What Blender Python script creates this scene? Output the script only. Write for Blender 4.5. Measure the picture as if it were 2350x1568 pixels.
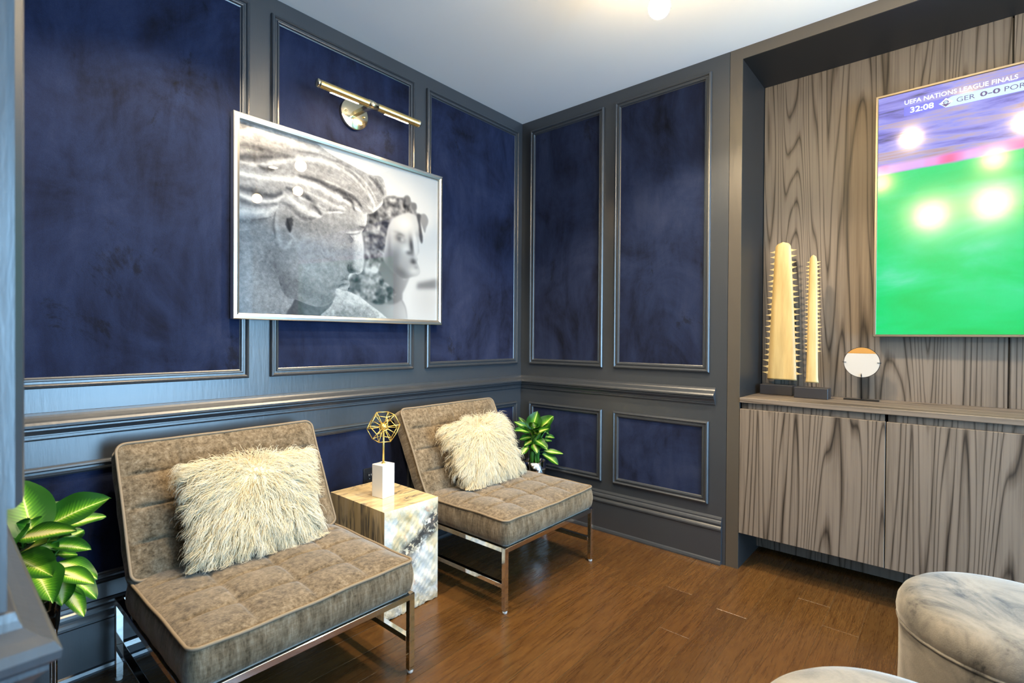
import bpy, bmesh, math, random
import numpy as np
from mathutils import Matrix, Vector, Euler

DAY, EXPO, TVE, BULB, LED, SPOT, LENS_E = 240, 0.45, .8, 140, 330, 92, 60

for o in list(bpy.data.objects): bpy.data.objects.remove(o)
SC = bpy.context.scene
COL = SC.collection
R = math.radians
# ------------------------------------------------------------------ camera, world, daylight, exposure
CAMLOC = (-2.7639, -2.2959, 1.1952)
def make_camera():
    yaw, pit, rol, f = 0.711008, -0.00766914, 0.00672637, 1165.85
    fw = Vector((math.cos(yaw)*math.cos(pit), math.sin(yaw)*math.cos(pit), math.sin(pit)))
    r0 = Vector((math.sin(yaw), -math.cos(yaw), 0)); u0 = r0.cross(fw)
    r = r0*math.cos(rol) + u0*math.sin(rol); u = u0*math.cos(rol) - r0*math.sin(rol)
    cd = bpy.data.cameras.new('camera'); cam = bpy.data.objects.new('camera', cd); COL.objects.link(cam)
    cam.matrix_world = Matrix(((r.x, u.x, -fw.x, CAMLOC[0]), (r.y, u.y, -fw.y, CAMLOC[1]), (r.z, u.z, -fw.z, CAMLOC[2]), (0, 0, 0, 1)))
    cd.sensor_width = 36; cd.lens = 36*f/2350; cd.clip_start = .02
    cd.dof.use_dof = True; cd.dof.focus_distance = 2.7; cd.dof.aperture_fstop = 5.0
    SC.camera = cam
make_camera()
W = bpy.data.worlds.new('world'); SC.world = W; W.use_nodes = True
W.node_tree.nodes['Background'].inputs[0].default_value = (.55, .75, 1, 1)
W.node_tree.nodes['Background'].inputs[1].default_value = 1.0
def area(name, loc, rot, sx, sy, power, col):
    l = bpy.data.lights.new(name, 'AREA'); l.shape = 'RECTANGLE'; l.size = sx; l.size_y = sy; l.energy = power; l.color = col
    o = bpy.data.objects.new(name, l); COL.objects.link(o); o.location = loc; o.rotation_euler = rot
    return o
area('window_daylight', (-1.2, -5.18, 1.22), (R(90), 0, 0), 2.0, 2.2, DAY, (.36, .67, 1.0))
SC.view_settings.view_transform = 'Standard'; SC.view_settings.look = 'None'
SC.view_settings.exposure = EXPO; SC.view_settings.gamma = 1; SC.view_settings.use_curve_mapping = False
SC.cycles.use_denoising = True
SC.cycles.sample_clamp_indirect = 6; SC.cycles.max_bounces = 8; SC.cycles.diffuse_bounces = 5; SC.cycles.glossy_bounces = 3; SC.cycles.transmission_bounces = 4
SC.cycles.use_adaptive_sampling = True; SC.cycles.adaptive_threshold = .065; SC.cycles.adaptive_min_samples = 16
SC.cycles.caustics_reflective = False; SC.cycles.caustics_refractive = False

# ------------------------------------------------------------------ materials
class NT:
    def __init__(s, name):
        s.m = bpy.data.materials.new(name); s.m.use_nodes = True; s.t = s.m.node_tree; s.n = s.t.nodes
        s.b = s.n['Principled BSDF']; s.out = s.n['Material Output']
    def new(s, typ, **kw):
        n = s.n.new(typ)
        for k, v in kw.items(): setattr(n, k, v)
        return n
    def link(s, a, b): s.t.links.new(a, b); return s
    def set(s, **kw):
        for k, v in kw.items():
            i = s.b.inputs[k.replace('_', ' ')]
            if hasattr(v, 'links'): s.link(v, i)
            else: i.default_value = v if not (isinstance(v, tuple) and len(v) == 3 and len(i.default_value) == 4) else v+(1,)
        return s
    def coord(s, kind='Object', scale=(1, 1, 1), loc=(0, 0, 0), rot=(0, 0, 0)):
        c = s.new('ShaderNodeTexCoord'); mp = s.new('ShaderNodeMapping')
        mp.inputs['Scale'].default_value = scale; mp.inputs['Location'].default_value = loc; mp.inputs['Rotation'].default_value = rot
        s.link(c.outputs[kind], mp.inputs[0]); return mp.outputs[0]
    def noise(s, vec, scale=1, detail=3, rough=.5, dist=0, out='Fac'):
        n = s.new('ShaderNodeTexNoise'); n.inputs['Scale'].default_value = scale; n.inputs['Detail'].default_value = detail
        n.inputs['Roughness'].default_value = rough; n.inputs['Distortion'].default_value = dist
        s.link(vec, n.inputs['Vector']); return n.outputs[out]
    def math(s, op, a, b=None, clamp=False):
        n = s.new('ShaderNodeMath', operation=op, use_clamp=clamp)
        for i, v in enumerate((a, b)):
            if v is None: continue
            if hasattr(v, 'links'): s.link(v, n.inputs[i])
            else: n.inputs[i].default_value = v
        return n.outputs[0]
    def ramp(s, fac, stops, interp='LINEAR'):
        n = s.new('ShaderNodeValToRGB'); cr = n.color_ramp; cr.interpolation = interp
        while len(cr.elements) < len(stops): cr.elements.new(.5)
        for e, (p, c) in zip(cr.elements, stops):
            e.position = p; e.color = (c if isinstance(c, tuple) else (c, c, c)) + (1,)
        s.link(fac, n.inputs[0]); return n.outputs[0]
    def mix(s, fac, a, b, typ='MIX'):
        n = s.new('ShaderNodeMix', data_type='RGBA', blend_type=typ)
        for i, v in ((0, fac), (6, a), (7, b)):
            if hasattr(v, 'links'): s.link(v, n.inputs[i])
            else: n.inputs[i].default_value = v if not isinstance(v, tuple) else v+(1,)
        return n.outputs[2]
    def bump(s, h, strength=.3, dist=.01):
        n = s.new('ShaderNodeBump'); n.inputs['Strength'].default_value = strength; n.inputs['Distance'].default_value = dist
        s.link(h, n.inputs['Height']); s.link(n.outputs[0], s.b.inputs['Normal']); return s
def plain(name, col, rough=.5, metal=0, **kw):
    t = NT(name); t.set(Base_Color=col, Roughness=rough, Metallic=metal, **kw); return t.m
def emit(name, col, strength):
    t = NT(name); t.set(Base_Color=(0, 0, 0), Emission_Color=col, Emission_Strength=strength); return t.m

def m_paint(name, col, rough):
    t = NT(name); v = t.coord(scale=(60, 60, 7)); n = t.noise(v, 1, 4, .6)
    g = t.noise(t.coord(), 3, 3)
    t.set(Base_Color=t.mix(g, tuple(c*.88 for c in col), tuple(c*1.12 for c in col)), Roughness=rough, Specular_IOR_Level=.95)
    t.bump(n, .12, .004); return t.m
def m_velvet():
    t = NT('navy_velvet')
    a = t.noise(t.coord(scale=(1, 1, .8)), 2.6, 9, .68, .7)
    b = t.noise(t.coord(scale=(9, 9, 2.2), loc=(3, 1, 7)), 1, 6, .7, .8)
    c = t.noise(t.coord(), 420, 2, .6)
    f = t.math('ADD', t.math('MULTIPLY', a, .68), t.math('MULTIPLY', b, .32))
    col = t.ramp(f, [(.36, (.0012, .0022, .008)), (.45, (.0045, .0085, .029)), (.54, (.0075, .015, .048)), (.70, (.017, .026, .066))])
    g = t.ramp(t.noise(t.coord(scale=(1, 1, .6), loc=(11, 4, 2)), 4.2, 10, .74, .5), [(.60, 1.0), (.66, .38)])
    col = t.mix(1.0, col, g, 'MULTIPLY')
    fin = t.mix(t.ramp(c, [(.3, .72), (.7, 1.0)]), (0, 0, 0), col)
    t.set(Base_Color=fin, Roughness=.85, Specular_IOR_Level=.15, Sheen_Weight=t.ramp(f, [(.36, .04), (.62, .42)]), Sheen_Roughness=.45, Sheen_Tint=(.55, .56, .75))
    t.bump(c, .25, .002); return t.m
def m_veneer(name, dark, mid, light, k=1.0, lie=False):
    t = NT(name)
    S = (lambda a, b, c: (a, c, b)) if lie else (lambda a, b, c: (a, b, c))
    v = t.coord(scale=S(2.0, 4.6, .24)); w = t.noise(v, k, 1.6, .40, .15)
    rings = t.math('PINGPONG', t.math('MULTIPLY', w, 56), 1.0)
    lines = t.ramp(rings, [(0, 0.), (.12, .45), (.40, .9), (1, 1.)])
    fine = t.noise(t.coord(scale=S(150, 150, 2.4)), 1, 5, .65)
    med = t.noise(t.coord(scale=S(34, 34, .55), loc=(4, 4, 4)), 1, 5, .65)
    f = t.math('ADD', t.math('MULTIPLY', lines, .36), t.math('ADD', t.math('MULTIPLY', fine, .40), t.math('MULTIPLY', med, .50)))
    col = t.ramp(f, [(.44, dark), (.62, mid), (.80, light), (.98, tuple(c*1.15 for c in light))])
    t.set(Base_Color=col, Roughness=.42, Specular_IOR_Level=.4); t.bump(fine, .08, .001); return t.m
def m_oak():
    t = NT('oak_plank')
    oi = t.new('ShaderNodeObjectInfo'); tc = t.new('ShaderNodeTexCoord')
    off = t.new('ShaderNodeVectorMath', operation='SCALE'); cb = t.new('ShaderNodeCombineXYZ')
    for i in range(3): t.link(oi.outputs['Random'], cb.inputs[i])
    t.link(cb.outputs[0], off.inputs[0]); off.inputs['Scale'].default_value = 37
    ad = t.new('ShaderNodeVectorMath', operation='ADD'); t.link(tc.outputs['Object'], ad.inputs[0]); t.link(off.outputs[0], ad.inputs[1])
    def mp(sc):
        m = t.new('ShaderNodeMapping'); m.inputs['Scale'].default_value = sc; t.link(ad.outputs[0], m.inputs[0]); return m.outputs[0]
    w = t.noise(mp((1.0, 9, 1)), 1.1, 3, .5, .3)
    rings = t.math('PINGPONG', t.math('MULTIPLY', w, 13), 1)
    pores = t.noise(mp((14, 260, 1)), 1, 4, .65)
    f = t.math('ADD', t.math('MULTIPLY', t.math('POWER', rings, .5), .13), t.math('MULTIPLY', pores, .80))
    col = t.ramp(f, [(.28, (.040, .016, .004)), (.44, (.072, .032, .009)), (.58, (.098, .046, .013)), (.80, (.125, .063, .020))])
    tone = t.ramp(oi.outputs['Random'], [(0, .80), (.5, 1.0), (1, 1.16)])
    fin = t.mix(1.0, col, tone, 'MULTIPLY')
    t.set(Base_Color=fin, Roughness=t.ramp(pores, [(.3, .30), (.7, .20)]), Specular_IOR_Level=.5); t.bump(pores, .10, .0012); return t.m
def m_chenille():
    t = NT('taupe_chenille')
    a = t.noise(t.coord(scale=(150, 150, 42)), 1, 4, .6)
    b = t.noise(t.coord(scale=(1, 1, .7), loc=(2, 5, 1)), 7, 5, .6, .9)
    c = t.noise(t.coord(scale=(60, 60, 9), loc=(9, 2, 1)), 1, 4, .65)
    d = t.noise(t.coord(scale=(34, 34, 170), loc=(1, 7, 3)), 1, 4, .65)
    f = t.math('ADD', t.math('ADD', t.math('MULTIPLY', a, .26), t.math('MULTIPLY', d, .20)), t.math('ADD', t.math('MULTIPLY', b, .20), t.math('MULTIPLY', c, .42)))
    col = t.ramp(f, [(.41, (.036, .026, .014)), (.49, (.092, .068, .041)), (.57, (.152, .116, .074)), (.68, (.235, .190, .135))])
    t.set(Base_Color=col, Roughness=.9, Specular_IOR_Level=.1, Sheen_Weight=.45, Sheen_Roughness=.45, Sheen_Tint=(.95, .88, .78)); t.bump(a, .5, .003); return t.m
def m_greyvelvet():
    t = NT('grey_velvet')
    g = t.new('ShaderNodeNewGeometry'); sx = t.new('ShaderNodeSeparateXYZ'); t.link(g.outputs['Normal'], sx.inputs[0])
    a = t.noise(t.coord(scale=(1, 1.3, 1)), 5.5, 9, .68, .7); b = t.noise(t.coord(), 300, 2)
    col = t.ramp(a, [(.36, (.045, .045, .046)), (.43, (.125, .118, .106)), (.54, (.195, .180, .155)), (.72, (.255, .235, .200))])
    t.set(Base_Color=col, Roughness=.85, Specular_IOR_Level=.15, Sheen_Weight=.55, Sheen_Roughness=.35, Sheen_Tint=(.95, .93, .9)); t.bump(b, .3, .002); return t.m
def m_stone(rough):
    t = NT('onyx_rough' if rough else 'onyx_polished')
    if not rough:
        v = t.coord(scale=(1.0, 1.1, 1.0), rot=(0, 0, R(18)))
        s = t.noise(t.coord(scale=(2.5, 17, 1.2), rot=(R(8), 0, R(-14))), 1.0, 7, .62, 1.2)
        col = t.ramp(s, [(.30, (.34, .27, .17)), (.40, (.50, .39, .21)), (.50, (.60, .46, .25)), (.62, (.66, .53, .32)), (.8, (.70, .61, .44))])
        z = t.noise(t.coord(scale=(3.4, 11, .75), loc=(1, 2, 3)), 1.0, 5, .6, 1.0)
        vein = t.ramp(t.math('ABSOLUTE', t.math('SUBTRACT', z, .52)), [(0, .0), (.010, .25), (.030, 1.0)])
        pat = t.ramp(t.noise(v, 6, 2), [(.42, 1.0), (.55, 0.0)])
        fin = t.mix(t.math('MAXIMUM', vein, pat), (.13, .12, .11), col)
        t.set(Base_Color=fin, Roughness=.14, Coat_Weight=.3)
        return t.m
    v = t.coord()
    a = t.noise(v, 7, 6, .6, 1.0)
    col = t.ramp(a, [(.30, (.56, .40, .18)), (.42, (.64, .54, .36)), (.52, (.68, .64, .54)), (.66, (.66, .65, .62))])
    o = t.noise(t.coord(loc=(3, 3, 3)), 9, 4, .6, 1.6); col = t.mix(t.ramp(o, [(.60, 0.), (.70, .75)]), col, (.70, .38, .22))
    # dark mineral band that crosses the face diagonally
    sp = t.new('ShaderNodeSeparateXYZ'); t.link(v, sp.inputs[0])
    d = t.math('SUBTRACT', sp.outputs[2], t.math('ADD', t.math('MULTIPLY', sp.outputs[0], .75), .262))
    d = t.math('ADD', d, t.math('MULTIPLY', t.math('SUBTRACT', t.noise(v, 9, 3), .5), .16))
    band = t.ramp(t.math('ABSOLUTE', d), [(.02, 1.), (.065, 0.)])
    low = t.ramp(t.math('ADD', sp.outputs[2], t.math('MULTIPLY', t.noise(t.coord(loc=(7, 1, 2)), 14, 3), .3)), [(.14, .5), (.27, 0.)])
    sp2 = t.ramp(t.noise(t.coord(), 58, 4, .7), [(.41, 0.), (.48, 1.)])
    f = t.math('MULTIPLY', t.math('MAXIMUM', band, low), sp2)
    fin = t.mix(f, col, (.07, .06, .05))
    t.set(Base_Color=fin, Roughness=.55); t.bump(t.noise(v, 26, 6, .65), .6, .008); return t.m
def m_leaf():
    t = NT('variegated_leaf'); uv = t.new('ShaderNodeUVMap'); uv.uv_map = 'leaf'
    sp = t.new('ShaderNodeSeparateXYZ'); t.link(uv.outputs[0], sp.inputs[0])
    u = t.math('ABSOLUTE', t.math('SUBTRACT', t.math('MULTIPLY', sp.outputs[0], 2.), 1.))
    oi = t.new('ShaderNodeObjectInfo')
    slant = t.math('SUBTRACT', sp.outputs[1], t.math('MULTIPLY', u, .22))
    wv = t.new('ShaderNodeTexWave'); wv.inputs['Scale'].default_value = 6.0; wv.inputs['Distortion'].default_value = 2.0; wv.inputs['Detail'].default_value = 2
    cb = t.new('ShaderNodeCombineXYZ'); t.link(slant, cb.inputs[0]); t.link(oi.outputs['Random'], cb.inputs[1]); t.link(cb.outputs[0], wv.inputs['Vector'])
    ns = t.noise(cb.outputs[0], 22, 4, .7)
    e = t.math('ADD', u, t.math('ADD', t.math('MULTIPLY', t.math('SUBTRACT', wv.outputs[1], .5), .13), t.math('MULTIPLY', t.math('SUBTRACT', ns, .5), .42)))
    e = t.math('ADD', e, t.math('MULTIPLY', t.math('SUBTRACT', oi.outputs['Random'], .5), .36))
    e = t.math('ADD', e, t.math('MULTIPLY', t.math('POWER', sp.outputs[1], 3.), .22))
    col = t.ramp(e, [(.0, (.62, .58, .27)), (.12, (.46, .50, .11)), (.24, (.15, .33, .018)), (.42, (.044, .165, .008)), (.75, (.010, .062, .005))])
    rib = t.ramp(u, [(.0, 1.), (.05, 0.)]); col = t.mix(rib, col, (.62, .68, .25))
    t.set(Base_Color=col, Roughness=.42, Specular_IOR_Level=.3); return t.m
def m_fur():
    t = NT('cream_lambswool'); c = t.new('ShaderNodeAttribute'); c.attribute_name = 'tone'
    col = t.ramp(c.outputs['Fac'], [(0, (.93, .82, .58)), (.5, (.97, .91, .73)), (1, (.985, .96, .86))])
    t.set(Base_Color=col, Roughness=.55, Specular_IOR_Level=.3, Sheen_Weight=.3, Sheen_Tint=(1, .95, .85))
    tr = t.new('ShaderNodeBsdfTranslucent'); t.link(col, tr.inputs[0])
    mx = t.new('ShaderNodeMixShader'); mx.inputs[0].default_value = .55; t.link(t.b.outputs[0], mx.inputs[1]); t.link(tr.outputs[0], mx.inputs[2]); t.link(mx.outputs[0], t.out.inputs[0]); return t.m
def m_glass(name, k=1.45):
    t = NT(name); t.n.remove(t.b)
    tr = t.new('ShaderNodeBsdfTransparent'); gl = t.new('ShaderNodeBsdfGlossy'); gl.inputs['Roughness'].default_value = .02
    fr = t.new('ShaderNodeFresnel'); fr.inputs[0].default_value = k; mx = t.new('ShaderNodeMixShader')
    t.link(fr.outputs[0], mx.inputs[0]); t.link(tr.outputs[0], mx.inputs[1]); t.link(gl.outputs[0], mx.inputs[2]); t.link(mx.outputs[0], t.out.inputs[0]); return t.m
def m_print():
    t = NT('photo_print'); c = t.new('ShaderNodeVertexColor'); c.layer_name = 'ink'
    t.set(Base_Color=t.mix(1.0, c.outputs[0], (.60, .575, .54), 'MULTIPLY'), Roughness=.5, Specular_IOR_Level=.2); return t.m
def m_screen():
    t = NT('tv_screen'); v = t.coord()
    sp = t.new('ShaderNodeSeparateXYZ'); t.link(v, sp.inputs[0]); y, z = sp.outputs[1], sp.outputs[2]
    st = t.noise(t.coord(scale=(1, 2.6, 26), rot=(R(3), 0, 0)), 1, 5, .62, .6)
    st2 = t.noise(t.coord(scale=(1, 1.3, 12), loc=(0, 5, 3), rot=(R(3), 0, 0)), 1, 4, .6, .4)
    crowd = t.ramp(t.math('ADD', t.math('MULTIPLY', st, .6), t.math('MULTIPLY', st2, .4)), [(.33, (.035, .045, .16)), (.42, (.17, .17, .66)), (.50, (.28, .29, .80)), (.56, (.42, .34, .50)), (.63, (.40, .22, .20)), (.70, (.60, .72, 1.0))])
    fld = t.noise(t.coord(scale=(1, 1.1, 3.2), loc=(0, 2, 0), rot=(R(12), 0, 0)), 1.6, 4, .55, .5)
    green = t.ramp(fld, [(.35, (.0, .60, .11)), (.5, (.0, .68, .17)), (.62, (.02, .72, .25)), (.75, (.10, .76, .40))])
    edge = t.math('ADD', z, t.math('ADD', t.math('MULTIPLY', y, .05), t.math('MULTIPLY', t.math('SUBTRACT', st2, .5), .05)))   # z + .05 y
    isf = t.ramp(t.math('SUBTRACT', edge, 1.895), [(0, 1.), (.012, 0.)])
    band = t.ramp(t.math('ABSOLUTE', t.math('SUBTRACT', edge, 1.925)), [(.012, 1.), (.034, 0.)])
    pink = t.ramp(t.noise(t.coord(scale=(1, 3.0, 1), loc=(0, 8.3, 0)), 1.5, 2), [(.42, (.72, .42, .85)), (.52, (.95, .20, .52)), (.62, (.95, .08, .12))])
    c = t.mix(band, crowd, pink); c = t.mix(isf, c, green)
    t.set(Base_Color=(.004, .004, .005), Roughness=.13, Specular_IOR_Level=.5, Emission_Color=c, Emission_Strength=TVE); return t.m

MAT = dict(
    slate=m_paint('slate_paint', (.026, .031, .038), .33), velvet=m_velvet(), white=plain('ceiling_white', (.88, .88, .89), .8),
    offwhite=plain('wall_offwhite', (.62, .62, .62), .7), bronze=m_paint('bronze_paint', (.052, .044, .034), .38), niche=plain('niche_black', (.014, .013, .013), .5),
    veneer=m_veneer('grey_walnut_veneer', (.020, .015, .011), (.080, .063, .048), (.150, .122, .097)), veneer_lying=m_veneer('grey_walnut_veneer_lying', (.020, .015, .011), (.080, .063, .048), (.150, .122, .097), 1, True),
    oak=m_oak(), underlay=plain('floor_underlay', (.15, .09, .04), .7), chenille=m_chenille(), piping=plain('taupe_piping', (.19, .145, .095), .8),
    chrome=plain('polished_nickel', (.80, .77, .73), .07, 1), pot=plain('mirror_pot', (.78, .77, .76), .10, 1), darkpot=plain('smoked_pot', (.30, .26, .22), .12, 1), rubber=plain('glide', (.45, .45, .44), .5),
    brass=plain('antique_brass', (.86, .66, .28), .24, 1), gold=plain('gold_leaf', (.86, .62, .18), .42, .85), silver=plain('champagne_silver', (.80, .77, .70), .28, 1),
    pale_brass=plain('pale_brass', (.86, .76, .52), .16, 1), stoneA=m_stone(False), stoneB=m_stone(True), blockwhite=plain('white_stone', (.80, .80, .78), .35),
    leaf=m_leaf(), stem=plain('leaf_stem', (.05, .20, .02), .4), moss=plain('dry_moss', (.22, .17, .07), .9), fur=m_fur(), hide=plain('pillow_hide', (.84, .74, .54), .9),
    greyvelvet=m_greyvelvet(), bone=None, black=plain('black_wood', (.022, .022, .026), .35), blackmetal=plain('black_metal', (.012, .012, .013), .4, .6), blackplastic=plain('black_plastic', (.010, .010, .012), .3),
    glass=m_glass('picture_glass', 1.27), pane=m_glass('window_glass'), print=m_print(), screen=m_screen(), bezel=plain('brushed_bronze', (.30, .25, .18), .30, .9),
    lens=emit('lit_lens', (1, .80, .52), LENS_E), bulb=emit('lit_bulb', (1, .70, .32), BULB), globe=emit('lit_globe', (1, .80, .50), BULB*1.5), led=emit('lit_strip', (1, .70, .40), LED), copper=plain('copper_lacquer', (.48, .24, .06), .35, .3), enamel=plain('white_enamel', (.42, .40, .37), .3),
    scoretext=emit('score_white', (.75, .85, 1.0), 1.5), scorebar=emit('score_bar', (.42, .68, .92), 1.2), scoreink=emit('score_ink', (.10, .07, .22), .9), scoreblue=emit('score_blue', (.14, .16, .75), .9), frame_white=plain('window_frame', (.8, .8, .8), .4))
tb = NT('pale_bone'); _g = tb.noise(tb.coord(scale=(20, 20, 2.2)), 1, 4, .6)
tb.set(Base_Color=tb.ramp(_g, [(.3, (.38, .27, .11)), (.5, (.48, .36, .16)), (.7, (.54, .42, .22))]), Roughness=.45); MAT['bone'] = tb.m

# ------------------------------------------------------------------ builders
def link(name, me, mat=None, parent=None, smooth=False):
    if mat is not None and not me.materials: me.materials.append(MAT[mat] if isinstance(mat, str) else mat)
    o = bpy.data.objects.new(name, me); COL.objects.link(o)
    if parent: o.parent = parent
    if smooth: me.polygons.foreach_set('use_smooth', [True]*len(me.polygons))
    return o
def pyd(name, v, f):
    me = bpy.data.meshes.new(name); me.from_pydata([tuple(q) for q in v], [], f); me.update(); return me
def fixn(me):
    bm = bmesh.new(); bm.from_mesh(me); bmesh.ops.remove_doubles(bm, verts=bm.verts, dist=1e-6); bmesh.ops.recalc_face_normals(bm, faces=bm.faces); bm.to_mesh(me); bm.free(); return me
def tag(o, label=None, cat=None, group=None, kind=None):
    for k, v in (('label', label), ('category', cat), ('group', group), ('kind', kind)):
        if v: o[k] = v
    return o
def thing(name, label, cat, loc=(0, 0, 0), rz=0, group=None):
    o = bpy.data.objects.new(name, None); o.empty_display_size = .1; COL.objects.link(o); o.location = loc; o.rotation_euler = (0, 0, rz)
    return tag(o, label, cat, group)
def bm_box(bm, lo, hi, bev=0, seg=2):
    r = bmesh.ops.create_cube(bm, size=1)['verts']
    c = [(a+b)/2 for a, b in zip(lo, hi)]; s = [abs(b-a) for a, b in zip(lo, hi)]
    for v in r: v.co = Vector((c[0]+v.co.x*s[0], c[1]+v.co.y*s[1], c[2]+v.co.z*s[2]))
    if bev > 0:
        es = list({e for v in r for e in v.link_edges}); bmesh.ops.bevel(bm, geom=es, offset=bev, segments=seg, affect='EDGES', profile=.5)
def box(name, lo, hi, mat, parent=None, bev=0, seg=2):
    return boxes(name, [(lo, hi)], mat, parent, bev, seg)
def boxes(name, L, mat, parent=None, bev=0, seg=2):
    bm = bmesh.new()
    for lo, hi in L: bm_box(bm, lo, hi, bev, seg)
    me = bpy.data.meshes.new(name); bm.to_mesh(me); bm.free()
    return link(name, me, mat, parent)
def prism(prof, A, B, mp, k0=0, k1=0, closed=True):
    """profile points (p,z) swept from a=A to a=B; k0/k1 = mitre of each end"""
    n = len(prof); v = []; f = []
    for a, k in ((A, k0), (B, k1)):
        for p, z in prof: v.append(mp(a+k*p, p, z))
    for i in range(n):
        j = (i+1) % n; f.append((i, j, n+j, n+i))
    f.append(tuple(range(n))[::-1]); f.append(tuple(range(n, 2*n)))
    return fixn(pyd('sweep', v, f))
def frame_mesh(prof, a0, a1, z0, z1, mp):
    """mitred frame around a rectangle; prof = (q inward, p out of the wall)"""
    n = len(prof); v = []; f = []
    for q, p in prof:
        for a, z in ((a0+q, z0+q), (a1-q, z0+q), (a1-q, z1-q), (a0+q, z1-q)): v.append(mp(a, p, z))
    for i in range(n-1):
        for k in range(4):
            l = (k+1) % 4; f.append((i*4+k, i*4+l, i*4+4+l, i*4+4+k))
    return fixn(pyd('frame', v, f))
def tube(path, r, seg=8, cap=True, closed=False):
    P = [Vector(p) for p in path]; n = len(P); v = []; f = []
    rr = r if isinstance(r, (list, tuple)) else [r]*n
    up = None
    for i in range(n):
        d = ((P[(i+1) % n]-P[i-1]) if closed else (P[min(i+1, n-1)]-P[max(i-1, 0)])).normalized()
        if up is None: up = Vector((0, 0, 1)) if abs(d.z) < .9 else Vector((1, 0, 0))
        x = d.cross(up).normalized(); y = x.cross(d).normalized(); up = y
        for k in range(seg):
            a = 2*math.pi*k/seg; v.append(P[i]+x*(rr[i]*math.cos(a))+y*(rr[i]*math.sin(a)))
    m = n if closed else n-1
    for i in range(m):
        for k in range(seg):
            j = (i+1) % n; l = (k+1) % seg; f.append((i*seg+k, i*seg+l, j*seg+l, j*seg+k))
    if cap and not closed: f.append(tuple(range(seg))[::-1]); f.append(tuple((n-1)*seg+k for k in range(seg)))
    return v, f
def tubeobj(name, paths, r, mat, parent=None, seg=8, closed=False):
    if not hasattr(paths[0][0], '__len__'): paths = [paths]
    V = []; F = []
    for p in paths:
        v, f = tube(p, r, seg, True, closed); b = len(V); V += v; F += [tuple(i+b for i in q) for q in f]
    return link(name, fixn(pyd(name, V, F)), mat, parent, True)
def lathe(name, prof, mat, parent=None, seg=48, mod=None, loc=(0, 0, 0)):
    v = []; f = []; n = len(prof)
    for k in range(seg):
        a = 2*math.pi*k/seg
        for i, (r, z) in enumerate(prof):
            rr = r*(1+(mod(a, z) if mod else 0)); v.append((loc[0]+rr*math.cos(a), loc[1]+rr*math.sin(a), loc[2]+z))
    for k in range(seg):
        l = (k+1) % seg
        for i in range(n-1): f.append((k*n+i, l*n+i, l*n+i+1, k*n+i+1))
    return link(name, fixn(pyd(name, v, f)), mat, parent, True)
# ------------------------------------------------------------------ the room
H = 2.70; XL = -2.712; YN = -1.625; YJ = -1.41; YI = -1.474; YE = -4.545; XB = .405; ZS = 2.641; YR = -5.25; XF = -5.2
def struct(o): o['kind'] = 'structure'; return o
# floor: one board per plank, 127 mm wide, running along X
floor = struct(boxes('floor', [((XF, YR, -.05), (.45, .1, -.0017))], 'underlay'))  # underlay paler than most oak: light caught by plank edges, put into its colour
rnd = random.Random(11)
def plank_mesh(L):
    bm = bmesh.new(); bm_box(bm, (0, 0, -.0016), (L-.0012, .1258, 0), .0007, 1); me = bpy.data.meshes.new('plank'); bm.to_mesh(me); bm.free(); me.materials.append(MAT['oak']); return me
LENS = [.46, .62, .85, 1.05, 1.25, 1.5]; PM = {l: plank_mesh(l) for l in LENS}
FIX = {0: [-.121], 4: [-.772]}
y = -2.031+.127*16; rows = []
while y > -3.9: rows.append(y); y -= .127
count = 0
for ri, yt in enumerate(rows):
    key = round((yt+1.778)/.127)   # row that starts at y=-1.778 has key 0 ...
    xs = -4.0+rnd.uniform(-.9, 0); starts = []
    if abs(yt+1.777) < .03: xs = -.121-1.25-1.5-1.25
    if abs(yt+1.396) < .03: xs = -.772-1.5-1.25-.85
    seq = {True: [1.25, 1.5, 1.25]}.get(abs(yt+1.777) < .03) or ([.85, 1.25, 1.5] if abs(yt+1.396) < .03 else [])
    seq = list(seq)
    while xs < .42:
        L = seq.pop(0) if seq else rnd.choice(LENS[2:])
        o = bpy.data.objects.new('plank', PM[L]); COL.objects.link(o); o.parent = floor
        o.location = (xs, yt-.127+.0006, rnd.uniform(-.0002, 0)); xs += L
        count += 1
rest = box('floor_boards', (XF, YR, -.0016), (.45, -3.955, -.0002), 'oak', floor); rest['kind'] = 'stuff'
struct(box('ceiling', (XF-.1, YR-.1, H), (.55, .2, H+.1), 'white'))

RAIL = [(0, .934), (.005, .933), (.007, .925), (.010, .918), (.020, .910), (.030, .904), (.035, .896), (.034, .888), (.026, .882), (.026, .877), (.020, .871), (.013, .861), (.013, .857), (.009, .855), (.009, .847), (.005, .841), (0, .841)]
BASE = [(0, .250), (.006, .248), (.010, .239), (.010, .232), (.016, .227), (.020, .218), (.020, .211), (.013, .205), (.018, .197), (.022, .189), (.022, .181), (.016, .175), (.016, .022), (.024, .018), (.028, .008), (.028, 0), (0, 0)]
MOULD = [(0, 0), (0, .011), (.004, .017), (.010, .019), (.014, .015), (.016, .010), (.023, .010), (.026, .014), (.031, .013), (.034, .006), (.038, .004), (.038, .001)]
mp_back = lambda a, p, z: (a, -p, z)
mp_right = lambda a, p, z: (-p, a, z)
mp_left = lambda a, p, z: (XL+p, a, z)
mp_near = lambda a, p, z: (a, YN-p, z)
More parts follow.
